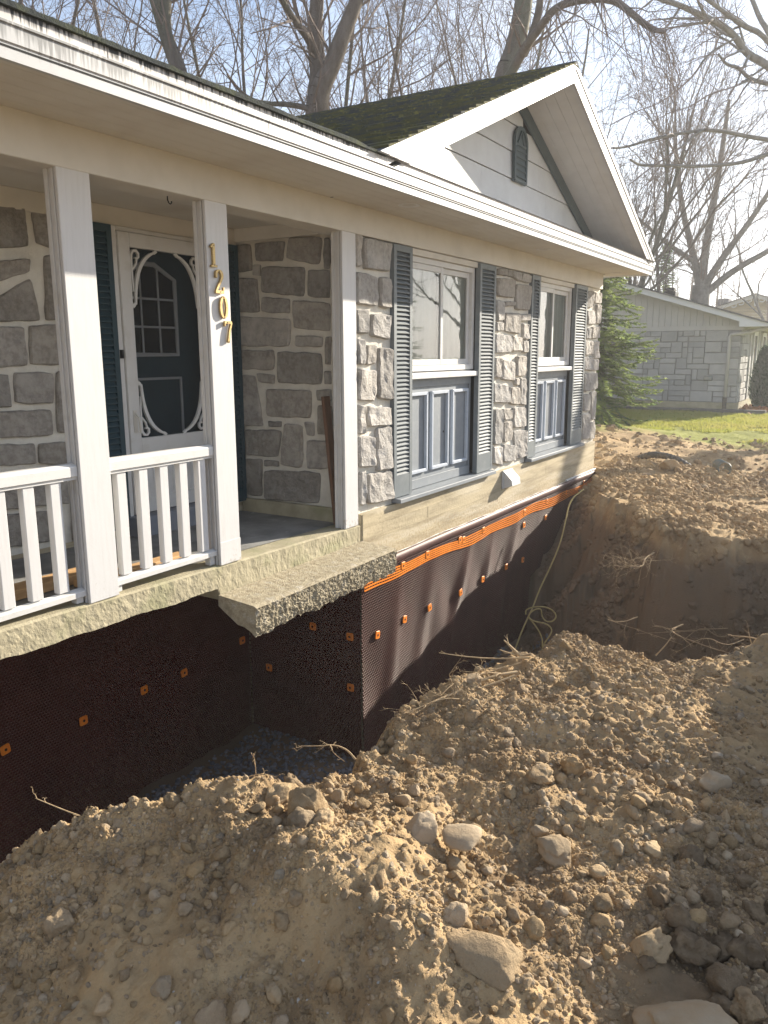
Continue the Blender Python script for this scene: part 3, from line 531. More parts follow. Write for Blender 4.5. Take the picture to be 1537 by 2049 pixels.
ST_DOOR='2.984,0.876 3.231,0.893 3.245,0.66 2.956,0.615;3.283,0.881 3.434,0.896 3.411,0.667 3.295,0.692;2.948,0.547 3.238,0.591 3.238,0.514 2.934,0.413;2.921,0.298 3.234,0.474 3.282,0.209 2.91,0.195;3.342,0.617 3.457,0.642 3.442,0.225 3.318,0.214;2.907,0.166 3.149,0.169 3.159,-0.069 2.88,-0.078;3.195,0.176 3.414,0.196 3.439,-0.066 3.178,-0.07;3.059,-0.109 3.334,-0.114 3.314,-0.321 3.038,-0.305;2.877,-0.111 3.018,-0.118 3.014,-0.325 2.854,-0.322;3.359,-0.108 3.47,-0.103 3.447,-0.52 3.328,-0.514;2.852,-0.342 3.31,-0.356 3.296,-0.529 2.834,-0.508;2.83,-0.541 3.159,-0.567 3.153,-0.702 2.815,-0.675;3.187,-0.576 3.451,-0.573 3.444,-0.737 3.177,-0.705;2.811,-0.716 3.062,-0.741 3.046,-0.976 2.785,-0.952;3.086,-0.737 3.372,-0.759 3.366,-0.999 3.07,-0.972;2.782,-0.98 3.244,-1.024 3.232,-1.233 2.759,-1.192;3.406,-0.763 3.495,-0.766 3.466,-1.266 3.376,-1.263'

srng = random.Random(3)
def wall_stone(quad, plane, axis, out, depth, seed, rugged):
    """rock-faced stone: quad outline in wall coordinates, bulging out of the mortar"""
    us = [p[0] for p in quad]; vs_ = [p[1] for p in quad]
    w = max(us)-min(us); h = max(vs_)-min(vs_)
    nx = max(4, min(10, int(w/.045)+2)); nz = max(4, min(10, int(h/.045)+2))
    off = Vector((seed*1.7, seed*.9, 3.1)); V = []; F = []
    area = sum(quad[i][0]*quad[(i+1) % 4][1]-quad[(i+1) % 4][0]*quad[i][1] for i in range(4))
    cx, cz = sum(us)/4, sum(vs_)/4
    tilt = srng.uniform(-.25, .25), srng.uniform(-.25, .25)
    ins = lambda L, n: [0., 0.]+[min(.010/L, .15)]+[x for x in (k/n for k in range(1, n)) if .016/L < x < 1-.016/L]+[1-min(.010/L, .15)]+[1., 1.]
    A_, B_ = ins(w, nx), ins(h, nz); nx, nz = len(A_)-1, len(B_)-1
    for i, a in enumerate(A_):
        for j, b in enumerate(B_):
            aa, bb = 2*a-1, 2*b-1; k = .06*(aa**6)*(bb**6)
            a2, b2 = .5+.5*aa*(1-k), .5+.5*bb*(1-k)
            top = [quad[0][t]*(1-a2)+quad[1][t]*a2 for t in (0, 1)]; bot = [quad[3][t]*(1-a2)+quad[2][t]*a2 for t in (0, 1)]
            u = top[0]*(1-b2)+bot[0]*b2; v = top[1]*(1-b2)+bot[1]*b2
            rim = i in (1, nx-1) or j in (1, nz-1); skirt = i in (0, nx) or j in (0, nz)
            nzz = noise.fractal(Vector((u*9, v*9, 0))+off, .9, 2., 3)
            wob = .55 if (skirt or rim) else .2
            u += noise.noise(Vector((u*11, v*11, 5))+off)*.013*wob*1.5; v += noise.noise(Vector((u*11, v*11, 9))+off)*.013*wob*1.5
            if skirt: d = -.012
            else:
                d = (depth*.55 if rim else depth)+rugged*nzz*(.4 if rim else 1)+(tilt[0]*(a-.5)*w+tilt[1]*(b-.5)*h)*.22
                rid = abs(noise.noise(Vector((u*6+v*3, v*7, 2))+off)); d += rugged*1.3*(.35-rid)*(.4 if rim else 1)
                d = max(d, .007)
            p = plane+out*d
            V.append((u, p, v) if axis == 'y' else (p, u, v))
    for i in range(nx):
        for j in range(nz):
            a = i*(nz+1)+j; F.append((a, a+1, a+nz+2, a+nz+1))
    return V, F
def stones(txt, plane, axis, out, depth, rugged, parent=None, s0=0):
    for k, q in enumerate(parse(txt)):
        mb = MB(); V, F = wall_stone(q, plane, axis, out, depth, k+s0, rugged); mb.add(V, F)
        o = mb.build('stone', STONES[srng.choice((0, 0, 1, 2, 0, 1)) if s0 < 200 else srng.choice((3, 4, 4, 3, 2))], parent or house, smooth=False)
        nrm = sum((p.normal for p in o.data.polygons), Vector())
        want = Vector((0, out, 0)) if axis == 'y' else Vector((out, 0, 0))
        if nrm.dot(want) < 0: o.data.flip_normals()

# ---- foundation and walls
part(MB().box(5.172, 11.42, 0, .25, -3.45, -1.27), 'foundation_wall', CONCF)
mb = MB()
for z_ in (-1.385, -1.50, -1.61): mb.box(5.18, 11.415, -.0022, -.0004, z_-.0035, z_+.0035)
for x_, z_ in ((6.3, -1.44), (7.9, -1.56), (9.4, -1.44), (10.6, -1.56)): mb.box(x_-.003, x_+.003, -.0018, -.0004, z_-.05, z_+.05)
part(mb, 'form_mark', CONCF)
part(MB().box(5.18, 5.198, -.003, -.0005, -1.69, -1.275), 'joint_crack', mat('crack', (.10, .085, .055), .95, (.2, .17, .11), 40))
part(MB().box(11.17, 11.42, .25, 8, -3.45, -1.27), 'foundation_wall', CONCF)
part(MB().box(5.172, 5.40, .252, 1.42, -3.45, -1.27), 'foundation_wall', CONCF)
part(MB().box(-4, 5.17, 1.215, 1.45, -3.45, -1.27), 'foundation_wall', CONCF)
for a_, b_ in ((5.176, 5.70), (7.69, 8.735), (10.70, 11.42)): part(MB().box(a_, b_, .032, .25, -1.268, .868), 'mortar_wall', MORTAR)
part(MB().box(5.165, 5.40, .253, 1.21, -1.268, .93), 'mortar_wall', MORTAR)
for a_, b_ in ((-4, 3.852), (4.868, 5.163)): part(MB().box(a_, b_, 1.212, 1.4, -1.268, .93), 'mortar_wall', MORTAR)
part(MB().box(11.36, 11.41, .26, 8, -1.268, 1.05), 'side_wall', SIDING)
part(MB().box(-4, 11.36, 7.9, 8, -1.268, 1.05).box(-4.1, -4, 1.2, 8, -1.268, 1.05), 'rear_wall', SIDING)
stones(ST_SIDE, 5.163, 'x', -1, .026, .011, None, 0)
stones(ST_DOOR, 1.21, 'y', -1, .026, .011, None, 100)
# the same wall goes on to the left
z_ = -1.225; rows_ = []
while z_ < .80:
    h_ = srng.uniform(.20, .33); h_ = .875-z_ if z_+h_ > .70 else h_; x_ = -1.6
    while x_ < 2.72:
        w_ = min(srng.uniform(.22, .55), 2.78-x_)
        if w_ > .1: rows_.append(' '.join('%g,%g' % p for p in ((x_, z_+h_-.03), (x_+w_-.03, z_+h_-.03+srng.uniform(-.01, .01)), (x_+w_-.03, z_), (x_, z_+srng.uniform(-.01, .01)))))
        x_ += w_
    z_ += h_
stones(';'.join(rows_), 1.21, 'y', -1, .026, .011, None, 150)
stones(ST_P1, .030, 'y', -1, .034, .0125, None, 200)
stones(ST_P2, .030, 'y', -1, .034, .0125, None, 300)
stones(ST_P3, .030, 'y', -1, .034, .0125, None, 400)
# round pier end: quoin faces on the corner return
for k, (a, b) in enumerate(((.80, .62), (.60, .40), (.38, .2), (.18, -.07), (-.09, -.25), (-.28, -.52), (-.55, -.95), (-.97, -1.24))):
    mb = MB(); V, F = wall_stone([(.02, a), (.24, a), (.24, b), (.02, b)], 11.42, 'x', 1, .03, 500+k, .012); mb.add(V, F); mb.build('stone', STONES[k % 3], house)

# ---- porch slab and broken step
zf = lambda x: -1.277-(x-2.04)*.0235
def ragged_slab(name, x0, x1, y0, y1, zt, thick, m, n=90, seed=0, amp=.018, left_cut=0.):
    xs = np.linspace(x0, x1, n); mb = MB(); rows = []
    lip = amp*fbm(xs, xs*0+seed+.3, .16, 5, 60+seed, .6)
    for x, lp_ in zip(xs, lip):
        t = zt(x); th = thick(x)+float(lp_); b = t-th
        row = [(x, y1, t), (x, y0+.012+.004*noise.noise(Vector((x*9, 0, 2))), t)]
        for q in range(9):
            z = t-.010-(th-.014)*q/8; row.append((x, y0+.0035*noise.fractal(Vector((x*22, z*22, 4)), .7, 2, 3)+.004*noise.noise(Vector((x*4, z*9, 1))), z))
        rows.append(row+[(x, y0+.02, b), (x, y1, b+.01)])
    k = len(rows[0]); V = [p for r in rows for p in r]; F = []
    for i in range(n-1):
        for j in range(k): a = i*k+j; c = i*k+(j+1) % k; F.append((a, c, c+k, a+k))
    F.append(tuple(range(k))); F.append(tuple(range((n-1)*k, n*k)))
    return part(mb.add(V, F), name, m, smooth=False)
ragged_slab('porch_slab', -4, 5.160, 0, 1.2, zf, lambda x: .150+.085*min(1, max(0, (x-3.52)/.03)), CONC, 700, 1, .0065)
o = part(MB().add([(-4, .17, zf(-4)+.004), (5.12, .17, zf(5.12)+.004), (5.12, 1.2, zf(5.12)+.004), (-4, 1.2, zf(-4)+.004)], [(0, 1, 2, 3)]), 'porch_floor', FLOORC, fix=False)  # grey starts back from the edge; bare strip stands for the sunlit band
# pebble-dashed step that broke away from the stoop: rough front and underside
def step_block():
    x0, x1, y0 = 3.52, 5.20, -.315; n, r = 320, 40; V = []; F = []
    zt = lambda x: -1.496-(x-3.5)*-.006
    prof = [(0.0, 0.0), (.25, 0), (.5, 0), (.75, 0), (.93, 0), (1.0, .03)]
    for i in range(n+1):
        x = x0+(x1-x0)*i/n; row = []
        T = zt(x); end = min(1, (x-x0)/.05)
        bot = T-.225+.03*noise.fractal(Vector((x*6, 1.7, 0)), .8, 2, 4)
        for u, d in prof: row.append((x, 0-.002+(y0+.002)*u, T-.025*u-d*.4+.003*noise.noise(Vector((x*20, u*9, 0)))))
        for k in range(1, r+1):
            t = k/r; z = T-.040+(bot-T+.040)*t
            nn = noise.fractal(Vector((x*45, z*45, 1.3)), .6, 2.1, 3)*.0085+noise.fractal(Vector((x*7, z*7, 7)), .9, 2, 2)*.009
            row.append((x, y0+.004-nn+.05*max(0, t-.8)**1*1.2, z+nn*.5))
        for k in range(1, 7):
            t = k/6; y = y0*(1-t); row.append((x, y, bot+(T+.05-bot)*(t**1.2)*.55+.02*noise.fractal(Vector((x*9, y*9, 2)), .8, 2, 3)))
        V += row
    m = len(row)
    for i in range(n):
        for j in range(m-1): a = i*m+j; F.append((a, a+1, a+m+1, a+m))
    F.append(tuple(range(m))); F.append(tuple(range(n*m, n*m+m)))
    return part(MB().add(V, F), 'broken_step', mat('pebble_concrete', (.43, .375, .265), .95, (.30, .255, .175), 26, .42, .62, bump=.9, bscale=85, bdist=.016, col3=(.46, .42, .34), n3scale=16, n3lo=.54, n3hi=.68), smooth=False)
step_block()
# concrete kerb under the side wall of the porch, with the seam to the foundation
part(MB().box(5.115, 5.162, .12, 1.2, -1.36, -1.232), 'wall_kerb', CONC, bevel=.006)

# ---- posts
def post(x0, x1, zt=.882):
    z0 = zf((x0+x1)/2)+.002
    p = part(MB().box(x0, x1, 0, .022, z0, zt), 'porch_post', POSTW, bevel=.003)
    MB().box(x0+.012, x1-.012, .0225, .10, z0, zt).build('post_core', WHITE, p, bevel=.003)
    MB().box(x0-.001, x0+.0115, .030, .045, z0, zt).box(x0+.002, x0+.0115, .075, .102, z0, zt).build('post_trim', WHITE, p, bevel=.002)
    return p
post(2.575, 2.765); p2 = post(3.560, 3.745); post(4.955, 5.135); post(.95, 1.14)
MB().box(3.5585, 3.7465, -.0035, -.0005, zf(3.65)+.004, zf(3.65)+.150).build('patch_board', POSTW, p2, bevel=.001)

# ---- house number 1207 in brass
def digit(name, strokes, cx, cz, holes):
    mb = MB()
    for k, (pts, wid) in enumerate(strokes): mb.ribbon([(cx+a, cz+b) for a, b in pts], wid, -.019-.0004*k, -.0045)
    o = mb.build('house_number', BRASS, house, bevel=.0015)
    sc = MB()
    for a, b in holes: sc.tube([(cx+a, -.0205, cz+b), (cx+a, -.015, cz+b)], .004, 8)
    sc.build('screw', BLACK, o); return o
arc = lambda cx, cz, rx, rz, a0, a1, n=14: [(cx+rx*math.cos(RAD(a0+(a1-a0)*i/n)), cz+rz*math.sin(RAD(a0+(a1-a0)*i/n))) for i in range(n+1)]
digit('one', [([(0, .066), (0, -.066)], .021), ([(-.026, -.061), (.026, -.061)], .012), ([(-.024, .044), (-.010, .058), (.004, .064)], .012)], 3.600, .568, [(0, .055), (0, -.055)])
two = arc(0, .034, .026, .030, 175, -20, 14)+[(.012, .004), (-.008, -.022), (-.026, -.050)]
digit('two', [(two, [.010, .014, .017, .017, .015, .014, .014, .015, .017, .019, .020, .020, .019, .018, .017, .015, .013, .012]), ([(-.034, -.058), (.034, -.058)], .018), ([(.030, -.066), (.034, -.030)], .009), (arc(-.024, .030, .005, .005, 0, 360, 8), .008)], 3.637, .420, [(0, .060), (.004, -.058)])
digit('zero', [(arc(0, 0, .026, .060, 0, 360, 28), [.020 if abs(math.cos(2*math.pi*i/28)) > .6 else .013 for i in range(29)])], 3.668, .273, [(0, .060), (0, -.060)])
digit('seven', [([(-.032, .058), (.032, .058)], .016), ([(.028, .056), (.010, .010), (-.004, -.062)], [.014, .017, .020]), ([(-.030, .064), (-.031, .034)], .009)], 3.700, .128, [(-.008, .058), (-.002, -.055)])

# ---- railings
def railing(x0, x1, nb, xb0, dx):
    yr0, yr1 = .028, .092
    r = part(MB().prism([(yr0-.012, -.612), (yr1+.012, -.612), (yr1+.012, -.568), (yr1, -.548), (yr0+.01, -.545), (yr0-.012, -.560)], x0, x1, 'x'), 'porch_railing', WHITE, bevel=.003)
    MB().box(x0, x1, yr0, yr1, -.628, -.6125).build('rail_fillet', WHITE, r)
    MB().prism([(yr0-.004, -1.248), (yr1+.004, -1.248), (yr1+.004, -1.222), (yr0+.03, -1.205), (yr0-.004, -1.218)], x0, x1, 'x').build('bottom_rail', WHITE, r, bevel=.002)
    for k in range(nb):
        x = xb0+k*dx
        b = MB().box(x-.031, x+.031, .036, .080, -1.2035, -.6285).build('baluster', POSTW, r, bevel=.003)
    for x in (x0+.03, x1-.03): MB().box(x-.022, x+.022, .04, .085, zf(x)+.005, -1.2485).build('rail_foot', WHITE, r, bevel=.003)
railing(2.767, 3.558, 5, 2.862, .152)
railing(1.142, 2.573, 9, 1.236, .152)
railing(-.65, .948, 10, -.56, .152)

# ---- beam, porch ceiling, friezes
part(MB().box(-4, 11.425, -.004, .19, .872, 1.084), 'beam', CREAM, bevel=.004)
part(MB().box(-4, 11.41, .1902, .21, .8735, 1.11), 'beam_inner_board', CREAM)
for k in range(6): part(MB().box(-4, 5.16, .212+k*.165, .212+k*.165+.164, .998, 1.016), 'ceiling_board', SOFFIT)
part(MB().box(-4, 5.15, 1.185, 1.21, .872, .9975), 'frieze_board', CREAM, bevel=.003)
part(MB().box(5.125, 5.16, .2125, 1.184, .895, .9975), 'frieze_board', CREAM, bevel=.003)
o = part(MB().tube([(3.37, .10, .872), (3.37, .10, .852), (3.378, .10, .838), (3.388, .10, .832), (3.398, .10, .838), (3.400, .10, .848)], .0035, 6), 'ceiling_hook', BLACK, smooth=True)

# ---- soffit boards, fascia and gutter
for k in range(6):
    a = -.572+k*.095; part(MB().box(-4, 11.72, a, a+.0925 if k < 5 else -.0042, 1.076, 1.092), 'soffit_board', SOFFIT, bevel=.0015)
part(MB().box(-4, 11.72, -.60, 8, 1.094, 1.10), 'soffit_backing', DARKIN)
for k in range(6): part(MB().box(11.425+k*.05, 11.425+k*.05+.048, .0, 8, 1.074, 1.09), 'soffit_board', SOFFIT)
for a, b in ((-4, 3.418), (3.421, 7.45), (7.453, 10.05), (10.053, 11.74)):
    g = part(MB().prism([(-.594, 1.052), (-.574, 1.052), (-.574, 1.18), (-.612, 1.18), (-.612, 1.172), (-.604, 1.168), (-.604, 1.112), (-.597, 1.107), (-.597, 1.052)], a, b, 'x'), 'gutter', FASC)
for a, b in ((-4, 2.42), (2.423, 5.60), (5.603, 8.80), (8.803, 11.74)):
    part(MB().box(a, b, -.588, -.560, 1.1815, 1.232), 'fascia_board', FASCT, bevel=.002)
part(MB().box(11.7415, 11.765, -.61, -.30, 1.056, 1.19).box(11.766, 11.80, -.57, -.33, 1.12, 1.175).box(11.7415, 11.76, -.2995, 8, 1.06, 1.2), 'gutter_end', WHITE, bevel=.006)
for px, py in ((5.36, -.33), (8.34, -.27), (11.3, -.22)):
    ring = MB(); n = 24
    for i in range(n):
        a0, a1 = 2*math.pi*i/n, 2*math.pi*(i+1)/n; P = lambda r, a, z: (px+r*math.cos(a), py+r*math.sin(a), z)
        ring.add([P(.052, a0, 1.0745), P(.052, a1, 1.0745), P(.078, a1, 1.071), P(.078, a0, 1.071)], [(0, 1, 2, 3)]); ring.add([P(.078, a0, 1.071), P(.078, a1, 1.071), P(.082, a1, 1.0755), P(.082, a0, 1.0755)], [(0, 1, 2, 3)])
    o = part(ring, 'recessed_light', WHITE, smooth=True)
    MB().tube([(px, py, 1.0742), (px, py, 1.0748)], .050, 20).build('lamp_lens', mat('lens', (.45, .43, .38), .3), o)
# roof edge over the eave: ragged dark shingle ends and moss
xs = np.arange(-4, 4.62, .04); V = []; F = []
for i, x in enumerate(xs):
    q = .003*float(fbm(np.array([x]), np.array([.5]), .12, 3, 70)[0]); h = .016+abs(.016*float(fbm(np.array([x]), np.array([2.5]), .17, 3, 71)[0]))
    V += [(x, -.606+q, 1.2325), (x, -.606+q, 1.234+h*.8), (x, -.30, 1.238+h+.12), (x, -.56, 1.233)]
for i in range(len(xs)-1):
    for j in range(4): a = i*4+j; c = i*4+(j+1) % 4; F.append((a, c, c+4, a+4))
part(MB().add(V, F), 'eave_shingles', mat('eave_shingle', (.035, .042, .042), .95, (.06, .07, .04), 14, .45, .65, bump=.8, bscale=70, bdist=.01))
part(MB().add([(-4, -.57, 1.236), (8.0, -.57, 1.236), (8.0, 4.0, 3.06), (-4, 4.0, 3.06), (-4, 8.6, 1.236), (8, 8.6, 1.236)], [(0, 1, 2, 3), (3, 2, 5, 4)]), 'main_roof', ROOFG, fix=False)
part(MB().prism([(-.600, 1.2325), (-.556, 1.2325), (.0, 1.262), (.0, 1.25), ], 4.60, 11.73, 'x'), 'pent_flashing', mat('flashing', (.42, .41, .41), .6, (.30, .27, .25), 12, .45, .7))

# ---- front gable
GCX, GPZ, GSL = 8.10, 2.765, .4175
gz = lambda x: GPZ-GSL*abs(x-GCX)
nv = 1/math.hypot(1, GSL)
def clip_low(poly, z0):
    out = []
    for (ax, az), (bx, bz) in zip(poly, poly[1:]+poly[:1]):
        if az >= z0: out.append((ax, az))
        if (az >= z0) != (bz >= z0): t = (z0-az)/(bz-az); out.append((ax+t*(bx-ax), z0))
    return out
def slope_strip(side, y0, y1, d0, d1, xa, xb):
    """board parallel to the roof slope, between depths d0..d1 below the roof line"""
    a, b = GCX+side*xa, GCX+side*xb
    return [(a, gz(a)-d0), (b, gz(b)-d0), (b, gz(b)-d1), (a, gz(a)-d1)]
for side in (-1, 1):
    cuts = (.0, 2.05, 3.62) if side < 0 else (0, 1.9, 3.62)
    for a, b in zip(cuts, cuts[1:]):
        a2 = a+(.0015 if a else 0)
        part(MB().prism(clip_low(slope_strip(side, 0, 0, .012, .062, a2, b-.0015), 1.2375), -.628, -.600, 'y'), 'drip_edge', FASC, bevel=.002)
        part(MB().prism(clip_low(slope_strip(side, 0, 0, .063, .112, a2, b-.0015), 1.2375), -.619, -.595, 'y'), 'rake_board', FASC, bevel=.002)
        part(MB().prism(clip_low(slope_strip(side, 0, 0, .1125, .186, a2, b-.0015), 1.2375), -.614, -.590, 'y'), 'rake_board', FASC, bevel=.002)
    for k in range(5):
        part(MB().prism(slope_strip(side, 0, 0, .150, .160, .02, 3.55), -.588+k*.118, -.588+k*.118+.1155, 'y'), 'rake_soffit_panel', SIDING)
    part(MB().prism(slope_strip(side, 0, 0, .125, .149, .02, 3.58), -.588, .02, 'y'), 'soffit_backing', DARKIN)
    part(MB().prism(slope_strip(side, 0, 0, .162, .315, .0, 3.3), -.036, -.013, 'y'), 'gable_trim', mat('gable_trim_paint', (.062, .088, .098), .55, (.08, .105, .11), 6, .4, .7))
bh = .262
for k in range(6):
    z0 = 1.235+k*bh; z1 = min(z0+bh-.008, GPZ-.17)
    if z1 <= z0+.01: break
    hw0 = (GPZ-.15-z0)/GSL; hw1 = max(.01, (GPZ-.15-z1)/GSL); hw0 = min(hw0, 3.4)
    jx = [GCX-hw0, 6.62+.9*((k*37) % 3)-.2*k, 9.3-.25*k, GCX+hw0]
    for a, b in zip(jx, jx[1:]):
        lim = lambda z: (GPZ-.15-z)/GSL
        A0, B0 = max(a, GCX-lim(z0)), min(b, GCX+lim(z0)); A1, B1 = max(a, GCX-lim(z1)), min(b, GCX+lim(z1))
        if B1-A1 < .02 or B0-A0 < .02: continue
        A0 += .0015; A1 += .0015
        part(MB().add([(A0, -.012, z0), (B0, -.012, z0), (B1, -.001, z1), (A1, -.001, z1), (A0, .02, z0), (B0, .02, z0), (B1, .02, z1), (A1, .02, z1)], [(0, 1, 2, 3), (4, 7, 6, 5), (0, 4, 5, 1), (3, 2, 6, 7), (0, 3, 7, 4), (1, 5, 6, 2)]), 'siding_board', SIDING)
part(MB().prism([(GCX-3.4, 1.2), (GCX+3.4, 1.2), (GCX, GPZ-.17)], .022, .05, 'y'), 'gable_sheathing', DARKIN)
# louvred vent with an arched head
vx, vz0, vz1, vw = 8.20, 1.735, 2.285, .175
outl = [(vx-vw, vz0), (vx+vw, vz0)]+[(vx+vw*math.cos(RAD(a)), vz1-.16+.16*math.sin(RAD(a))) for a in range(0, 181, 15)]
VENTC = mat('vent_plastic', (.060, .088, .100), .5, (.08, .105, .115), 9, .4, .7)
v = part(MB().prism(outl, -.030, -.013, 'y'), 'gable_vent', VENTC, bevel=.003)
ring = [(vx+(x_-vx)*1.0, z_) for x_, z_ in outl]; ringp = [(vx-vw+.02, vz0+.02), (vx+vw-.02, vz0+.02)]+[(vx+(vw-.02)*math.cos(RAD(a)), vz1-.165+.145*math.sin(RAD(a))) for a in range(0, 181, 15)]
MB().ribbon(ringp+[ringp[0]], .038, -.048, -.0305).build('vent_rim', VENTC, v, bevel=.003)
for k in range(5):
    z = vz0+.055+k*.062; MB().prism([(-.046, z), (-.040, z-.004), (-.0305, z+.034), (-.0305, z+.040)], vx-vw+.04, vx+vw-.04, 'x').build('vent_slat', VENTC, v)
MB().ribbon([(vx-.085, vz0+.375), (vx, vz1-.05), (vx+.085, vz0+.375)], .022, -.044, -.0305).ribbon([(vx-.13, vz0+.365), (vx+.13, vz0+.365)], .02, -.043, -.0305).build('vent_tracery', VENTC, v)
# gable roof with courses of worn, mossy tabs
part(MB().add([(GCX, -.622, GPZ-.012), (GCX-3.62, -.622, gz(GCX-3.62)-.012), (GCX-3.62, 6, gz(GCX-3.62)-.012), (GCX, 6, GPZ-.012), (GCX+3.62, -.622, gz(GCX+3.62)-.012), (GCX+3.62, 6, gz(GCX+3.62)-.012)], [(0, 1, 2, 3), (3, 5, 4, 0)]), 'gable_roof', ROOFG, fix=False)
mb = MB(); rs = random.Random(8)
for c in range(1, 29):
    xa = GCX-3.66+c*.128; xb = xa+.150; y = -.636+(c % 2)*-.14*0+rs.uniform(-.01, .01)
    y = -.634; w0 = rs.uniform(.12, .3)
    while y < 6.:
        w = w0 if y < -.6 else rs.choice((.16, .22, .30, .33)); w0 = .3
        h = rs.uniform(.004, .016); q = rs.uniform(-.006, .006); y1 = min(y+w-.006, 6)
        P = lambda x, yy, up: (x-GSL*nv*up, yy, gz(x)+nv*up-.012)
        mb.add([P(xa+q, y, .001), P(xb, y, .001), P(xb, y1, .001), P(xa+q, y1, .001), P(xa+q, y, h+.012), P(xb, y, .003), P(xb, y1, .003), P(xa+q, y1, h+.010)], [(4, 5, 6, 7), (0, 1, 5, 4), (1, 2, 6, 5), (2, 3, 7, 6), (3, 0, 4, 7)])
        y += w
tag(part(mb, 'roof_shingles', MOSS), kind='stuff')
mb = MB()
for k in range(36): mb.prism([(GCX-.13, GPZ-.064), (GCX, GPZ+.004+rs.uniform(0, .008)), (GCX+.13, GPZ-.060), (GCX, GPZ-.02)], -.63+k*.185, -.63+k*.185+.2, 'y')
tag(part(mb, 'ridge_shingles', mat('ridge_shingle', (.05, .06, .066), .9, (.035, .04, .04), 9, .4, .65)), kind='stuff')

# ---- windows bays with shutters, glass and panelled aprons
slat_me = None
def shutter(x0, x1, y0, y1, zt, zb, zs, m, pitch=.036, frame=.042):
    s = part(MB().box(x0, x0+frame, y0, y1, zb, zt).box(x1-frame, x1, y0, y1, zb, zt).box(x0+frame, x1-frame, y0+.001, y1-.001, zt-.05, zt).box(x0+frame, x1-frame, y0+.001, y1-.001, zb, zs).box(x0+frame, x1-frame, y1-.006, y1-.002, zs, zt-.05), 'shutter', m)
    n = int((zt-.05-zs)/pitch); pitch = (zt-.05-zs)/n; me = None
    for k in range(n):
        z = zs+k*pitch
        if me is None:
            sl_ = MB().prism([(y0+.002, 0), (y0+.002, .006), (y1-.010, pitch+.006), (y1-.010, pitch)], x0+frame, x1-frame, 'x').build('slat', m, s); me = sl_.data; sl_.location = (0, 0, z)
        else:
            sl_ = bpy.data.objects.new('slat', me); link(sl_, s); sl_.location = (0, 0, z)
    return s
def bay(x0, x1, wx0, wx1, seed):
    part(MB().box(x0+.002, x1-.002, .130, .2, -1.268, .868), 'bay_backing', DARKIN)
    s = part(MB().prism([(-.060, -1.262), (.128, -1.262), (.128, -1.216), (-.060, -1.226)], x0+.03, x1-.0, 'x'), 'apron_sill', SLATE, bevel=.003)
    shutter(x0+.006, wx0-.004, -.010, .040, .862, -1.214, -1.03, SHUT)
    shutter(wx1+.004, x1-.006, -.010, .040, .862, -1.214, -1.03, SHUT)
    a = part(MB().box(wx0, wx1, .092, .128, -1.214, -.226), 'apron_panel', SLATE)
    MB().box(wx0, wx1, .072, .0915, -1.214, -1.13).box(wx0, wx0+.035, .074, .0915, -1.1295, -.3005).box(wx1-.035, wx1, .074, .0915, -1.1295, -.3005).box(wx0, wx1, .072, .0915, -.30, -.226).build('apron_rail', SLATE, a, bevel=.002)
    n = 3; gap = .075; pw = (wx1-wx0-.14-gap*(n-1))/n
    for k in range(n):
        a0 = wx0+.07+k*(pw+gap); a1 = a0+pw; t = .030; z0, z1 = -1.075, -.345
        MB().prism([(a0, z0), (a1, z0), (a1-t, z0+t), (a0+t, z0+t)], .060, .0915, 'y').prism([(a0, z1), (a0+t, z1-t), (a1-t, z1-t), (a1, z1)], .060, .0915, 'y').prism([(a0, z0), (a0+t, z0+t), (a0+t, z1-t), (a0, z1)], .060, .0915, 'y').prism([(a1, z0), (a1, z1), (a1-t, z1-t), (a1-t, z0+t)], .060, .0915, 'y').build('panel_moulding', LBLUE, a, bevel=.004)
        if k == 1 and seed == 0:
            for xx in (a0+.05, a1-.06): MB().tube([(xx, .0895, -.74), (xx, .0925, -.74)], .011, 8).build('knot_hole', BLACK, a)
    part(MB().prism([(.002, -.224), (.128, -.224), (.128, -.160), (.002, -.178)], wx0-.012, wx1+.012, 'x'), 'window_sill', WHITE, bevel=.004)
    w = part(MB().box(wx0, wx0+.05, .050, .120, -.160, .815).box(wx1-.05, wx1, .050, .120, -.160, .815).box(wx0+.05, wx1-.05, .052, .120, .765, .815).box(wx0+.05, wx1-.05, .052, .120, -.160, -.110), 'window', WHITE, bevel=.003)
    MB().box(wx0-.003, wx1+.003, .02, .120, .816, .868).build('head_casing', CREAM, w, bevel=.003)
    mid = (wx0+wx1)/2
    for a0, a1, yy in ((wx0+.051, mid+.02, .060), (mid-.020, wx1-.051, .084)):
        f = MB().box(a0, a0+.046, yy, yy+.022, -.1085, .764).box(a1-.046, a1, yy, yy+.022, -.1085, .764).box(a0+.046, a1-.046, yy+.001, yy+.021, .714, .764).box(a0+.046, a1-.046, yy+.001, yy+.021, -.1085, -.056).build('sash', WHITE, w, bevel=.003)
        MB().add([(a0+.044, yy+.012, -.058), (a1-.044, yy+.012, -.058), (a1-.044, yy+.012, .716), (a0+.044, yy+.012, .716)], [(0, 1, 2, 3)]).build('pane', GLASS, w, fix=False)
    # sheer curtain in soft folds behind the glass
    nx = 60; V = []; F = []
    for i in range(nx+1):
        x = wx0+.055+(wx1-wx0-.11)*i/nx; y = .1225+.004*math.sin(i*1.05+seed)+.003*math.sin(i*.41)
        V += [(x, y, -.105), (x, y, .76)]
        if i: F.append((2*i-2, 2*i, 2*i+1, 2*i-1))
    mbc = MB(); mbc.add(V, F); mbc.build('curtain', CURT, w, smooth=True, fix=False)
bay(5.672, 7.715, 5.985, 7.325, 0)
bay(8.712, 10.742, 8.985, 10.262, 1)
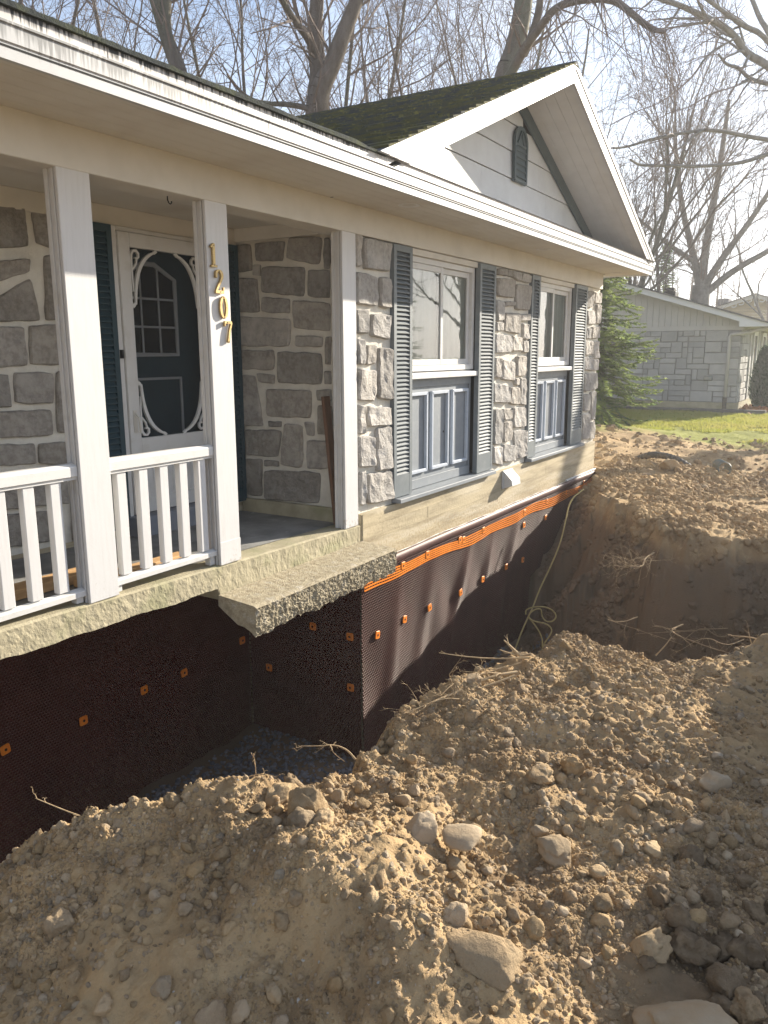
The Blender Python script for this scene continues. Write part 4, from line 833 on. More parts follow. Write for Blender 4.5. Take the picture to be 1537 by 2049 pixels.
# vent hood on the foundation
h = part(MB().box(8.00, 8.27, -.022, -.001, -1.475, -1.275), 'vent_hood', WHITE, bevel=.004)
MB().prism([(-.023, -1.285), (-.115, -1.375), (-.125, -1.44), (-.112, -1.44), (-.104, -1.385), (-.023, -1.305)], 8.015, 8.255, 'x').prism([(-.023, -1.287), (-.113, -1.375), (-.122, -1.438), (-.023, -1.47)], 8.012, 8.022, 'x').prism([(-.023, -1.287), (-.113, -1.375), (-.122, -1.438), (-.023, -1.47)], 8.248, 8.258, 'x').build('hood_cowl', WHITE, h, bevel=.002)

# ---- entrance
DX0, DX1, DZ0, DZ1 = 3.902, 4.778, -1.165, .835
part(MB().box(3.855, 3.899, 1.165, 1.30, -1.20, .870).box(4.781, 4.865, 1.165, 1.30, -1.20, .870).box(3.8995, 4.7805, 1.168, 1.30, .838, .870), 'door_casing', WHITE, bevel=.004)
part(MB().box(3.84, 4.88, 1.05, 1.30, zf(4.4)+.006, -1.172), 'door_step', mat('threshold_grey', (.20, .22, .26), .7, (.27, .28, .30), 9, .4, .7), bevel=.006)
sd = part(MB().box(DX0, DX0+.098, 1.150, 1.185, DZ0, DZ1).box(DX1-.098, DX1, 1.150, 1.185, DZ0, DZ1).box(DX0+.098, DX1-.098, 1.151, 1.184, .738, DZ1).box(DX0+.098, DX1-.098, 1.151, 1.184, -.715, -.606).box(DX0+.098, DX1-.098, 1.151, 1.184, DZ0, DZ0+.11), 'storm_door', WHITE, bevel=.003)
nb = 7; bw = (DX1-DX0-.196)/nb
for k in range(nb): MB().box(DX0+.098+k*bw+.0015, DX0+.098+(k+1)*bw-.0015, 1.160, 1.178, DZ0+.11, -.7155).build('kick_board', WHITE, sd, bevel=.002)
MB().add([(DX0+.09, 1.178, -.61), (DX1-.09, 1.178, -.61), (DX1-.09, 1.178, .742), (DX0+.09, 1.178, .742)], [(0, 1, 2, 3)]).build('insect_screen', SCREEN, sd, fix=False)
ox, oz, orx, orz = (DX0+DX1)/2, .066, .325, .665
for sx in (-1, 1):
    for sz in (-1, 1):
        mb = MB(); T = lambda pts: [(ox+sx*a, oz+sz*b) for a, b in pts]
        HW, HH = .341, .672
        kn = [(.31, .975), (.42, .955), (.52, .925), (.61, .888), (.69, .84), (.755, .785), (.81, .72), (.85, .65), (.88, .57), (.895, .49), (.90, .42)]
        el = [(HW*a_, HH*b_) for a_, b_ in kn]
        mb.ribbon(T(el), [.012+.015*math.sin(math.pi*i/10)**.8 for i in range(11)], 1.154, 1.172)
        # S scroll in the corner
        s1 = [(HW*a_, HH*b_) for a_, b_ in [(.945, .55), (.955, .64), (.96, .77), (.965, .86), (.955, .93), (.90, .968), (.82, .972), (.765, .945), (.765, .91), (.81, .89), (.855, .90)]]
        mb.ribbon(T(s1), [.008, .012, .015, .018, .018, .018, .018, .017, .016, .014, .011], 1.1545, 1.1715)
        s2 = [(HW*a_, HH*b_) for a_, b_ in [(.81, .89), (.835, .84), (.90, .80), (.955, .77)]]; mb.ribbon(T(s2), [.010, .012, .012, .010], 1.155, 1.171)
        mb.ribbon(T([(HW*.27, HH*1.0), (HW*.30, HH*.985), (HW*.34, HH*.965)]), [.030, .026, .018], 1.1555, 1.1705); mb.ribbon(T([(HW*.99, HH*.40), (HW*.95, HH*.41), (HW*.895, HH*.44)]), [.030, .024, .016], 1.1557, 1.1703)
        mb.build('scroll_bracket', WHITE, sd)
hd = MB().box(DX0+.030, DX0+.062, 1.1435, 1.1495, -.56, -.40).tube([(DX0+.046, 1.143, -.42), (DX0+.052, 1.115, -.45), (DX0+.056, 1.110, -.50), (DX0+.062, 1.118, -.56)], .008, 8).build('door_handle', mat('handle', (.62, .60, .55), .35), sd, smooth=False)
part(MB().box(3.862, 3.874, 1.135, 1.164, -.03, .03), 'doorbell', BLACK)
part(MB().tube([(4.66, 1.158, .852), (4.76, 1.150, .852)], .008, 8), 'door_closer', WHITE)
ed = part(MB().box(3.90, 4.78, 1.300, 1.34, -1.17, .837), 'entry_door', TEAL)
WT = mat('door_trim', (.42, .44, .46), .5)
wz0, wz1, wa, wb = -.005, .555, 4.02, 4.535
fr = [(wa, wz0), (wb, wz0), (wb, wz1), (4.335, .655), (4.225, .655), (wa, wz1), (wa, wz0)]
ef = MB().ribbon(fr, .036, 1.278, 1.2995).build('light_frame', WT, ed, bevel=.004)
MB().prism(fr[:-1], 1.292, 1.2965, 'y').build('pane', mat('dark_pane', (.006, .007, .008), .05, spec=.6), ed)
for k in (1, 2): MB().box(wa+(wb-wa)*k/3-.008, wa+(wb-wa)*k/3+.008, 1.284, 1.2915, wz0, .64).build('muntin', WT, ed)
for k in (1, 2): MB().box(wa, wb, 1.2835, 1.2912, wz0+.205*k-.008, wz0+.205*k+.008).build('muntin', WT, ed)
MB().ribbon([(4.02, -.80), (4.02, -.185), (4.555, -.185), (4.555, -.80), (4.02, -.80)], .030, 1.286, 1.2995).build('panel_moulding', WT, ed, bevel=.003)
shutter(3.53, 3.852, 1.155, 1.195, .868, -1.25, -1.15, TEAL, .040)
shutter(4.895, 5.128, 1.155, 1.195, .868, -1.25, -1.15, TEAL, .040)

# ================================================================== foundation wrap
wrap = thing('foundation_membrane', (5.2, 0, -3.4), 'dark brown dimpled drainage membrane wrapped round the bare foundation below the grey stone bungalow', 'membrane')
PIT = .0235
def dimpled(name, x0, x1, z0, z1, place, ripple, seed):
    h = PIT/2; nu = int((x1-x0)/h); nvv = int((z1-z0)/(h*.9)); u = x0+np.arange(nu+1)*h; v = z1-np.arange(nvv+1)*h*.9
    U, Vv = np.meshgrid(u, v, indexing='ij'); i, j = np.meshgrid(np.arange(nu+1), np.arange(nvv+1), indexing='ij')
    row = j//2; on = (j % 2 == 0) & ((i+row) % 2 == 0)
    d = np.where(on, .0125, 0)+ripple(U, Vv)
    return np_mesh(name, place(U, Vv, d).reshape(-1, 3), grid_faces(nu+1, nvv+1), MEMB, wrap, False)
def rip(U, V):
    t = np.clip((-1.78-V)/.6, 0, 1)
    fold = sum(a*np.exp(-((U-c-k*(V+2.))/w)**2) for a, c, k, w in ((.030, 7.15, .55, .10), (.022, 7.75, .45, .10), (.018, 6.35, .3, .12), (.026, 8.4, .5, .12), (.014, 9.2, .4, .10), (.014, 5.75, .2, .10)))
    return t*(fold+.008*np.sin(U*9+V*2.5+2*vn(U*1.3, V*1.1, 90)))+.003*vn(U*4, V*3, 91)
dimpled('membrane_sheet', 5.150, 11.44, -3.44, -1.755, lambda u, v, d: np.stack([u, -.012-d, v], -1), rip, 1)
dimpled('membrane_sheet', .0, 1.205, -3.44, -1.50, lambda u, v, d: np.stack([5.150-d, u, v], -1), lambda u, v: .006*vn(u*5, v*2, 92), 2)
dimpled('membrane_sheet', -1.6, 5.14, -3.44, -1.47, lambda u, v, d: np.stack([u, 1.200-d, v], -1), lambda u, v: .008*vn(u*2, v*1.5, 93), 3)
n = 130; xs = np.linspace(5.16, 11.44, n); V = []; F = []
for x in xs:
    w = .004*math.sin(x*3.1)+.005*float(vn(np.array([x*1.7]), np.array([.2]), 94)[0])
    V += [(x, -.006, -1.700+w), (x, -.022, -1.702+w), (x, -.024, -1.772+w), (x, -.010, -1.776+w)]
for i in range(n-1):
    for j in range(3): a = i*4+j; F.append((a, a+1, a+5, a+4))
MB().add(V, F).build('edge_strip', MEMTOP, wrap, smooth=True)
mb = MB(); mb.tube([(x, -.004, -1.694+.004*math.sin(x*3.1)+.004*math.sin(x*7)) for x in np.linspace(5.2, 11.44, 80)], [.0028+.0014*math.sin(k*1.7) for k in range(80)], 6)
mb.build('sealant_bead', WHITE, wrap, smooth=True)
MB().box(10.15, 11.43, -.03, -.002, -1.688, -1.668).build('cap_strip', WHITE, wrap, bevel=.003)
# orange open-mesh tape following the ripples near the top
mb = MB(); n = 320; xs = np.linspace(5.17, 11.42, n)
zc = -1.858+.016*np.sin(xs*2.3)+.014*vn(xs*1.4, xs*0, 95)+.01*np.sin(xs*5.1); hw = .042+.012*vn(xs*2.2, xs*0+3, 96)
lines = 5
for k in range(lines):
    f = k/(lines-1)*2-1; zz = zc+f*hw; yy = -.024-rip(xs, zz)-.004*np.abs(np.sin(xs*7))
    P = [(xs[i], yy[i], zz[i]) for i in range(0, n)]
    V = []; F = []
    for i, (a, b, c) in enumerate(P):
        V += [(a, b-.004, c-.0070), (a, b-.004, c+.0070)]
        if i: F.append((2*i-2, 2*i, 2*i+1, 2*i-1))
    mb.add(V, F)
for i in range(0, n-2, 2):
    V = [(xs[i]-.0025, -.0285-rip(xs[i:i+1], zc[i:i+1])[0], zc[i]-hw[i]), (xs[i]+.0025, -.0285-rip(xs[i:i+1], zc[i:i+1])[0], zc[i]-hw[i]), (xs[i+1]+.0025, -.0285-rip(xs[i:i+1], zc[i:i+1])[0], zc[i+1]+hw[i+1]), (xs[i+1]-.0025, -.0285-rip(xs[i:i+1], zc[i:i+1])[0], zc[i+1]+hw[i+1])]
    mb.add(V, [(0, 1, 2, 3)])
mb.build('mesh_tape', ORANGE, wrap, fix=False)
plate_me = None
def plate(pos, axis, rot):
    global plate_me
    if plate_me is None:
        s = .034; pts = [(s*(abs(math.cos(a))**.35)*(1 if math.cos(a) > 0 else -1), s*(abs(math.sin(a))**.35)*(1 if math.sin(a) > 0 else -1)) for a in np.linspace(0, 2*math.pi, 25)[:-1]]
        o = MB().prism(pts, -.008, .004, 'y').build('fixing_plate', ORANGE, wrap, bevel=.003); plate_me = o.data
        k = MB().tube([(0, -.0085, 0), (0, -.0105, 0)], .010, 8); k.build('nail_head', PLATEH, o)
        plate.head = o.children[0].data
    else:
        o = bpy.data.objects.new('fixing_plate', plate_me); link(o, wrap)
        hd_ = bpy.data.objects.new('nail_head', plate.head); COL.objects.link(hd_); hd_.parent = o
    o.location = pos; o.rotation_euler = (0, rot, 0) if axis == 'y' else (0, 0, -math.pi/2)
pr = random.Random(2)
for x, z in ((5.37,-2.34),(5.81,-2.33),(6.27,-2.35),(6.91,-2.37),(7.49,-2.38),(8.65,-2.43),(8.12,-2.39),(8.64,-2.0),(9.37,-2.04),(5.79,-1.83),(6.24,-1.83),(6.92,-1.83),(7.0,-1.845),(7.48,-1.84),(8.65,-1.85),(9.4,-1.84),(10.16,-1.84),(10.9,-1.81)):
    yy = -.024-float(rip(np.array([x]), np.array([z]))[0])-.004; plate((x, yy, z), 'y', pr.uniform(-.2, .2))
for x, z in ((3.33,-2.57),(3.89,-2.55),(4.31,-2.56),(2.73,-2.52),(5.02,-2.51),(2.1,-2.53)): plate((x, 1.182, z), 'y', pr.uniform(-.15, .15))
for y, z in ((.47,-2.28),(.09,-2.30),(.09,-2.75),(.97,-2.76)): plate((5.128, y, z), 'x', 0)

# ================================================================== things left on the porch
b = MB().prism([(.145, zf(5)+.004), (.175, zf(5)+.004), (.275, -.33), (.245, -.33)], 5.035, 5.115, 'x')
tag(b.build('plank', WOODB, None, bevel=.003), 'dark brown board leaning upright in the corner behind the right porch post', 'plank')
def timber(x0, x1, y, w, h, ang, lab):
    mb = MB().box(-(x1-x0)/2, (x1-x0)/2, -w/2, w/2, 0, h); o = mb.build('timber', WOODN, None, bevel=.004)
    o.location = ((x0+x1)/2, y, zf((x0+x1)/2)+.009); o.rotation_euler = (0, .0235, ang); tag(o, lab, 'lumber', 'lumber lying on the porch floor')
timber(1.3, 3.05, .40, .14, .055, .06, 'pale new timber lying on the porch floor behind the left railing bay')
timber(2.72, 3.55, .30, .10, .04, .05, 'short end of new timber lying behind the balusters beside the numbered post')

# ================================================================== neighbours
nbr = thing('neighbour_house', (23, 1, -1.6), 'pale stone bungalow next door with vertical board gable and white rake, beyond the lawn', 'house')
NY = -.30
nt = lambda y: 1.04+.31*(y-0.)            # upper line of the rake in the gable plane
PK = 4.3
part(MB().box(23.03, 35, NY+.02, 8.6, -1.62, .70), 'mortar_wall', NJOINT, nbr)
part(MB().box(22.97, 35, NY-.02, 8.6, -1.70, -1.335), 'plinth', CONC, nbr)
rs = random.Random(11)
# random ashlar on the gable wall: rows of uneven blocks
def ashlar(u0, u1, z0, z1, cell):
    """fills a rectangle with blocks 1-3 cells wide and 1-2 cells high"""
    nx, nz = int((u1-u0)/cell), int((z1-z0)/cell); used = [[False]*nz for _ in range(nx)]; out = []
    for j in range(nz):
        for i in range(nx):
            if used[i][j]: continue
            w = rs.choice((2, 3, 3, 4, 1, 5)); h = rs.choice((1, 1, 2, 2, 1))
            ww = 0
            while ww < w and i+ww < nx and not used[i+ww][j]: ww += 1
            hh = h if j+h <= nz and all(not used[i+a][j+h-1] for a in range(ww)) else 1
            for a in range(ww):
                for b in range(hh): used[i+a][j+b] = True
            out.append((u0+i*cell, u0+(i+ww)*cell, z0+j*(z1-z0)/nz, z0+(j+hh)*(z1-z0)/nz))
    return out
for a, b, c, d in ashlar(NY+.02, 3.9, -1.33, .57, .145):
    g = .009; j = lambda: rs.uniform(-.006, .006)
    o = MB().box(23.03-rs.uniform(.02, .065), 23.04, a+g+j(), b-g+j(), c+g+j(), d-g+j()).build('stone', NWALL, nbr, bevel=.008)
for a, b, c, d in ashlar(23.05, 25.0, -1.33, .57, .16):
    MB().box(a+.01, b-.01, NY-.012-rs.uniform(0, .02), NY+.03, c+.01, d-.01).build('stone', NWALL, nbr, bevel=.008)
part(MB().box(22.985, 23.06, NY-.06, 8, .575, .69), 'band_board', NSIDE, nbr)
k = 0; y = NY
while y < 4.4:
    y1 = y+.165; part(MB().add([(23.0, y, .692), (23.0, y1-.008, .692), (23.0, y1-.008, nt(y1)-.1), (23.0, y, nt(y)-.1), (23.05, y, .692), (23.05, y1-.008, .692), (23.05, y1-.008, nt(y1)-.1), (23.05, y, nt(y)-.1)], [(0, 1, 2, 3), (4, 7, 6, 5), (0, 4, 5, 1), (2, 6, 7, 3), (0, 3, 7, 4), (1, 5, 6, 2)]), 'siding_board', NSIDE, nbr); y = y1
part(MB().prism([(-.95, nt(-.95)), (PK, nt(PK)), (PK, nt(PK)-.17), (NY+.02, nt(NY)-.17), (NY+.02, .64), (-.95, .64)], 22.55, 22.59, 'x'), 'rake_board', mat('rake_white', (.70, .72, .74), .6), nbr)
part(MB().prism([(-.95, .64), (NY+.02, .64), (NY+.02, .66), (-.95, .66)], 22.60, 35, 'x'), 'eave_soffit', NSIDE, nbr)
part(MB().box(22.6, 35, -1.0, -.955, .64, nt(-.95)), 'gutter', WHITE, nbr)
part(MB().prism([(-1., nt(-1.)+.012), (PK, nt(PK)+.012), (PK, nt(PK)-.03), (-1., nt(-1.)-.03)], 22.5, 35, 'x').prism([(PK, nt(PK)+.012), (PK+5.3, nt(-1)+.012), (PK+5.3, nt(-1)-.03), (PK, nt(PK)-.03)], 22.5, 35, 'x'), 'roof', ROOFG, nbr)
part(MB().tube([(22.95, -.93, .63), (22.96, -.5, .50), (22.95, -.06, .46), (22.95, -.02, .40), (22.95, -.02, -1.2)], .045, 8), 'downspout', NSIDE, nbr, smooth=True)
part(MB().tube([(22.95, -.02, -1.19), (22.95, -.02, -1.55)], .055, 8), 'drain_boot', PIPEB, nbr)
vb = part(MB().box(24.0, 24.3, 1.66, 1.98, 1.55, 1.70).box(24.02, 24.28, 1.70, 1.94, 1.70, 1.80), 'roof_vent', BLACK, nbr, bevel=.02)
part(MB().prism([(22.93, -.66), (22.99, -.60), (22.99, -.76), (22.91, -.74)], .33, .55, 'y'), 'dryer_vent', PIPEG, nbr, bevel=.01)
for x in (25.2, 27.2): 
    f = part(MB().box(x, x+.12, NY-.05, NY+.01, -1.2, .58).box(x+.75, x+.87, NY-.05, NY+.01, -1.2, .58).box(x+.12, x+.75, NY-.05, NY+.01, .46, .58), 'front_window', WHITE, nbr); MB().box(x+.12, x+.75, NY-.03, NY-.01, -1.2, .46).build('pane', mat('neighbour_pane', (.05, .06, .07), .1), f)
part(MB().box(24.5, 24.58, NY-.06, NY+.0, -1.3, .60).box(26.4, 26.48, NY-.06, NY, -1.3, .6), 'corner_trim', WHITE, nbr)
tag(MB().box(22.35, 22.55, -1.1, 4.5, -1.66, -1.47).build('edging_timber', mat('edging', (.16, .15, .13), .9, (.12, .11, .10), 4), None, bevel=.01), 'weathered grey timber edging along the foot of the pale stone wall', 'edging')

yh = thing('yellow_house', (42, 1.7, -1.7), 'far house with pale yellow lap siding in its gable and white scrollwork at the peak', 'house')
yt = lambda y: 2.66-.325*abs(y-1.75)
part(MB().box(42.03, 52, -4, 7, -1.8, .8), 'wall', YSIDE, yh)
for k in range(15):
    z0 = .78+k*.125; hw = (2.55-z0)/.325
    if hw > .2: part(MB().prism([(1.75-hw, z0), (1.75+hw, z0), (1.75+hw-.3, z0+.118), (1.75-hw+.3, z0+.118)], 42.0-.01, 42.03, 'x'), 'siding_board', YSIDE, yh)
for s in (-1, 1):
    part(MB().prism([(1.75, 2.66), (1.75+s*6, 2.66-.325*6), (1.75+s*6, 2.5-.325*6), (1.75, 2.50)], 41.6, 41.66, 'x'), 'rake_board', WHITE, yh)
    part(MB().prism([(1.75, 2.70), (1.75+s*6.1, 2.70-.325*6.1), (1.75+s*6.1, 2.665-.325*6.1), (1.75, 2.665)], 41.5, 52, 'x'), 'roof', ROOFG, yh)
mb = MB(); mb.box(41.60, 41.64, 1.72, 1.78, 2.10, 2.52)
for s in (-1, 1):
    for k in range(3):
        c = (1.75+s*(.28+.32*k), 2.40-.105*k-.02); mb.tube([(41.62, c[0]+.12*math.cos(a), c[1]+.085*math.sin(a)) for a in np.linspace(.3, 5.6, 10)], .028, 5)
mb.build('gable_scrollwork', WHITE, yh)
part(MB().box(43.5, 44.1, 3.2, 3.7, 2.0, 2.62), 'roof_vent', ROOFG, yh, bevel=.03)

# ================================================================== lawn, leaves
def blades(name, n, xr, yr, thr, hgt, m, seed, dens=None):
    rg = np.random.default_rng(seed); x = rg.uniform(*xr, n); y = rg.uniform(*yr, n); nn = fbm(x, y, 1.8, 3, 80)
    k = (x+3*nn > 17.3) & (x < 22.35) if dens is None else dens(x, y)
    x, y = x[k], y[k]; c = len(x); z = height(x, y); a = rg.uniform(0, 6.28, c); w = .010; h = hgt*rg.uniform(.5, 1.3, c); lx, ly = rg.normal(0, .4, (2, c))*h
    A = np.stack([x-w*np.cos(a), y-w*np.sin(a), z-.01], 1); B = np.stack([x+w*np.cos(a), y+w*np.sin(a), z-.01], 1); T = np.stack([x+lx, y+ly, z+h], 1)
    V = np.stack([A, B, T], 1).reshape(-1, 3); return tag(np_mesh(name, V, np.arange(3*c).reshape(-1, 3), m), kind='stuff')
blades('lawn_grass', 90000, (14.5, 22.4), (-6, 4.5), 0, .05, GRASS, 21)
def leaves(n, fx, seed, m):
    rg = np.random.default_rng(seed); x, y = fx(rg, n); z = height(x, y)+rg.uniform(0, .07, len(x)); c = len(x); u = rg.normal(size=(c, 3))*.035; v = rg.normal(size=(c, 3))*.035
    p = np.stack([x, y, z], 1); V = np.stack([p-u, p-v, p+u, p+v], 1).reshape(-1, 3); return tag(np_mesh('fallen_leaves', V, np.arange(4*c).reshape(-1, 4), m), kind='stuff')
leaves(700, lambda r, n: (r.normal(23.9, .5, n), r.normal(-.75, .22, n)), 31, LEAFB)

# ================================================================== trees
def prisms(P0, P1, R0, R1, k):
    n = len(P0); d = P1-P0; d /= np.linalg.norm(d, axis=1)[:, None]+1e-9; up = np.tile(np.array([.13, .31, .94]), (n, 1)); par = np.abs((d*up).sum(1)) > .97; up[par] = (1, 0, 0)
    a = np.cross(d, up); a /= np.linalg.norm(a, axis=1)[:, None]; b = np.cross(d, a); V = np.zeros((n, 2, k, 3))
    for j in range(k):
        t = 2*math.pi*j/k; e = a*math.cos(t)+b*math.sin(t); V[:, 0, j] = P0+e*R0[:, None]; V[:, 1, j] = P1+e*R1[:, None]
    base = (np.arange(n)*2*k)[:, None]; F = np.stack([np.stack([np.full(n, 0)+j, np.full(n, 0)+(j+1) % k, np.full(n, 0)+k+(j+1) % k, np.full(n, 0)+k+j], 1) for j in range(k)], 1)+base[:, :, None]
    return V.reshape(-1, 3), F.reshape(-1, 4)
def seg_mesh(name, segs, m, parent, k, smooth=False):
    A = np.array([s[0] for s in segs]); B = np.array([s[1] for s in segs]); ra = np.array([s[2] for s in segs]); rb = np.array([s[3] for s in segs])
    V, F = prisms(A, B, ra, rb, k); return np_mesh(name, V, F, m, parent, smooth)
def branch(rg, p, d, L, r, lvl, S, out, P):
    n = max(3, int(L/P['seg'][min(lvl, len(P['seg'])-1)])); st = L/n; p = np.array(p, float); d = np.array(d, float); pts = [p.copy()]; rads = [r]; dirs = [d.copy()]
    wob = P['wob'][min(lvl, len(P['wob'])-1)]; tr = P['trop'][min(lvl, len(P['trop'])-1)]; rend = r*P.get('taper', .35)
    for i in range(n):
        d = d+rg.normal(0, wob, 3)+np.array([0, 0, tr]); d /= np.linalg.norm(d); q = p+d*st; r2 = r+(rend-r)*(i+1)/n
        out.append((p.copy(), q.copy(), rads[-1], r2, lvl)); p = q; pts.append(p.copy()); rads.append(r2); dirs.append(d.copy())
    if lvl >= P['levels']: return
    nc = P['kids'][min(lvl, len(P['kids'])-1)]; nc = max(1, int(round(nc*min(1.3, max(.5, L/P['ref'][min(lvl, len(P['ref'])-1)])))))
    for c in range(nc):
        t = P['from'][min(lvl, len(P['from'])-1)]; t = t+(1-t)*(c+rg.uniform(.1, .9))/nc; i = min(int(t*n), n-1); pp = pts[i]+(pts[i+1]-pts[i])*(t*n-i); dd = dirs[i+1]
        ang = rg.uniform(*P['ang']); ax = np.cross(dd, rg.normal(size=3)); ax /= np.linalg.norm(ax)+1e-9
        nd = dd*math.cos(ang)+ax*math.sin(ang); nd = nd/np.linalg.norm(nd)
        LL = L*rg.uniform(*P['len'])*(1.15-.55*t); rr2 = max(P['rmin'], min(rads[i]*.72, rads[i]*rg.uniform(.42, .68)))
        branch(rg, pp, nd, LL, rr2, lvl+1, S, out, P)
TP = dict(levels=4, seg=(.7, .45, .30, .22, .16), wob=(.05, .11, .14, .16, .18), trop=(.02, .03, .025, .01, .0), kids=(9, 6, 6, 5), ref=(9, 4, 2, 1), ang=(.45, .95), len=(.38, .60), rmin=.0045, taper=.30)
TP['from'] = (.28, .25, .2, .15)
def tree_parts(root, segs, rsplit, mt, mtw):
    big = [s for s in segs if s[2] > rsplit]; sm = [s for s in segs if s[2] <= rsplit]
    a = seg_mesh('trunk', big, mt, root, 8, True); b = seg_mesh('crown', sm, mtw, root, 3) if sm else None
    return a, b
def tree(loc, label, h, r, seed, P=TP, lean=(0, 0), group=None, bark=BARK, twig=TWIG, name='bare_tree', rsplit=.03):
    t = thing(name, loc, label, 'tree', group); rg = np.random.default_rng(seed); out = []
    branch(rg, loc, (lean[0], lean[1], 1), h, r, 0, None, out, P); tree_parts(t, out, rsplit, bark, twig); return t
def copy_tree(src, loc, rot, sc, label, group):
    e = src.copy(); COL.objects.link(e); e.location = loc; e.rotation_euler = (0, 0, rot); e.scale = (sc, sc, sc); e['label'] = label
    if group: e['group'] = group
    elif 'group' in e.keys(): del e['group']
    for ch in src.children:
        c = ch.copy(); COL.objects.link(c); c.parent = e; c.matrix_parent_inverse = ch.matrix_parent_inverse.copy()
    return e
def limb_tree(loc, label, limbs, seed, P, dens, name='bare_tree', bark=BARK, twig=TWIG, rsplit=.03, group=None):
    """trunk and limbs laid out by hand, boughs and twigs grown from them"""
    t = thing(name, loc, label, 'tree', group); rg = np.random.default_rng(seed); out = []
    for pts, r0, r1, nk, L, drop in limbs:
        pts = [np.array(p, float) for p in pts]
        # smooth the polyline
        for _ in range(2):
            q = [pts[0]]
            for a, b in zip(pts, pts[1:]): q += [a*.75+b*.25, a*.25+b*.75]
            pts = q+[pts[-1]]
        n = len(pts)-1; rad = [r0+(r1-r0)*i/n for i in range(n+1)]
        for i in range(n): out.append((pts[i], pts[i+1]+(pts[i+1]-pts[i])*.08, rad[i], rad[i+1], 0))
        for c in range(nk):
            s_ = rg.uniform(.06, 1); i = min(int(s_*n), n-1); d = pts[i+1]-pts[i]; d /= np.linalg.norm(d)+1e-9; ax = np.cross(d, rg.normal(size=3)); ax /= np.linalg.norm(ax); a = rg.uniform(.6, 1.25)
            nd = d*math.cos(a)+ax*math.sin(a)+np.array([0, 0, drop]); nd /= np.linalg.norm(nd)
            branch(rg, pts[i], nd, L*rg.uniform(.5, 1.2), max(P['rmin']*1.2, min(rad[i]*.5, .03+.0*L)), 1, None, out, P)
    tree_parts(t, out, rsplit, bark, twig); return t
GZ0 = -1.65
P2 = dict(TP, levels=4, kids=(6, 6, 5, 4), ref=(5, 2.4, 1.2, .6), seg=(.5, .35, .24, .18, .14), trop=(.02, .03, .02, 0, 0), rmin=.0045)
PD = dict(TP, levels=3, kids=(6, 5, 4), ref=(4, 1.8, .9), seg=(.3, .22, .16, .12), wob=(.08, .12, .16, .2), trop=(-.02, -.055, -.06, -.05), rmin=.0035, ang=(.4, 1.0))
# behind the house
limb_tree((13.0, 6.1, GZ0), 'thick bare tree forking into two heavy stems just left of the mossy gable roof', [
 ([(12.95,6.15,GZ0),(13.0,6.13,1.5),(13.0,6.13,3.53),(13.04,6.1,4.68),(13.22,6.13,5.17),(13.23,6.26,5.88),(13.34,6.24,6.51),(13.31,6.14,7.48),(13.4,6.3,9.5),(13.2,6.5,11)], .27, .05, 16, 2.4, .3),
 ([(13.05,6.05,4.2),(12.86,5.9,4.75),(12.95,5.65,5.18),(13.03,5.42,5.74),(13.12,5.2,6.22),(13.1,4.92,6.94),(13.3,4.5,9),(13.4,4.2,10.5)], .21, .05, 14, 2.2, .3),
 ([(13.2,6.15,5.4),(12.9,6.11,5.67),(12.49,6.03,5.73),(12.03,5.99,5.92),(11.2,5.92,6.5)], .10, .035, 8, 1.9, .2),
 ([(13.0,6.1,4.5),(12.6,6.4,4.55),(12.2,6.7,4.5),(11.9,6.9,4.6),(11.6,7.0,4.9)], .06, .02, 7, 1.3, .1)], 41, P2, 1)
limb_tree((14.7, 3.2, GZ0), 'tall bare tree leaning over the gable peak with long drooping twigs on its right bough', [
 ([(14.75,3.4,GZ0),(14.73,3.3,1.5),(14.71,3.21,3.5),(14.61,2.96,5.0),(14.74,2.83,5.44),(14.79,2.72,6.01),(14.76,2.64,6.71),(14.55,2.54,7.7),(14.5,2.5,11)], .27, .10, 10, 2.2, .3),
 ([(14.2,2.75,4.75),(14.02,2.38,5.1),(13.74,2.1,5.2),(13.47,1.82,5.26),(13.19,1.51,5.36),(13.02,1.05,5.31),(12.9,0.51,5.17),(12.76,0.2,4.88),(12.63,-.14,4.54),(12.41,-.4,4.39)], .09, .022, 0, 1.4, -.6),
 ([(14.1,2.4,5.1),(14.02,2.25,5.24),(13.93,2.05,5.67),(13.79,1.99,6.07),(13.6,1.9,7.5)], .085, .04, 6, 1.5, .2)], 42, P2, 1)
limb_tree((13.0, 1.0, GZ0), 'curtain of thin drooping twigs hanging from the bough right of the gable peak', [
 ([(13.45,1.80,5.30),(13.19,1.49,5.40),(13.02,1.04,5.35),(12.9,0.5,5.21),(12.76,0.19,4.92),(12.63,-.15,4.58),(12.41,-.42,4.40)], .035, .015, 34, 1.35, -.95),
 ([(13.2,1.5,5.9),(12.9,1.0,5.9),(12.6,.4,5.7),(12.4,-.1,5.3),(12.3,-.6,5.2)], .03, .012, 22, 1.35, -.9)], 43, PD, 1, name='hanging_boughs')
limb_tree((10.6, 7.1, GZ0), 'bare tree with two leaning stems rising over the left half of the eave', [
 ([(10.6,6.9,GZ0),(10.62,7.0,2),(10.62,7.07,4.24),(10.61,7.21,4.8),(10.59,7.4,5.22),(10.5,7.55,5.83),(10.43,7.65,6.43),(10.2,7.9,9)], .19, .06, 12, 1.9, .3),
 ([(10.6,7.1,4.2),(10.53,7.19,4.85),(10.51,7.36,5.34),(10.63,7.39,5.84),(10.66,7.49,6.33),(10.8,7.6,9)], .12, .05, 10, 1.7, .3)], 44, P2, 1)
gA = 'thin bare trees behind the house'
labA = 'slender bare tree in the thicket behind the house'
t1 = tree((16.5, 11.1, GZ0), labA, 11, .09, 51, dict(TP, kids=(10, 6, 5, 4)), group=gA)
t2 = tree((18.4, 8.6, GZ0), labA, 11.5, .09, 52, dict(TP, kids=(10, 6, 5, 4)), (.05, -.05), group=gA)
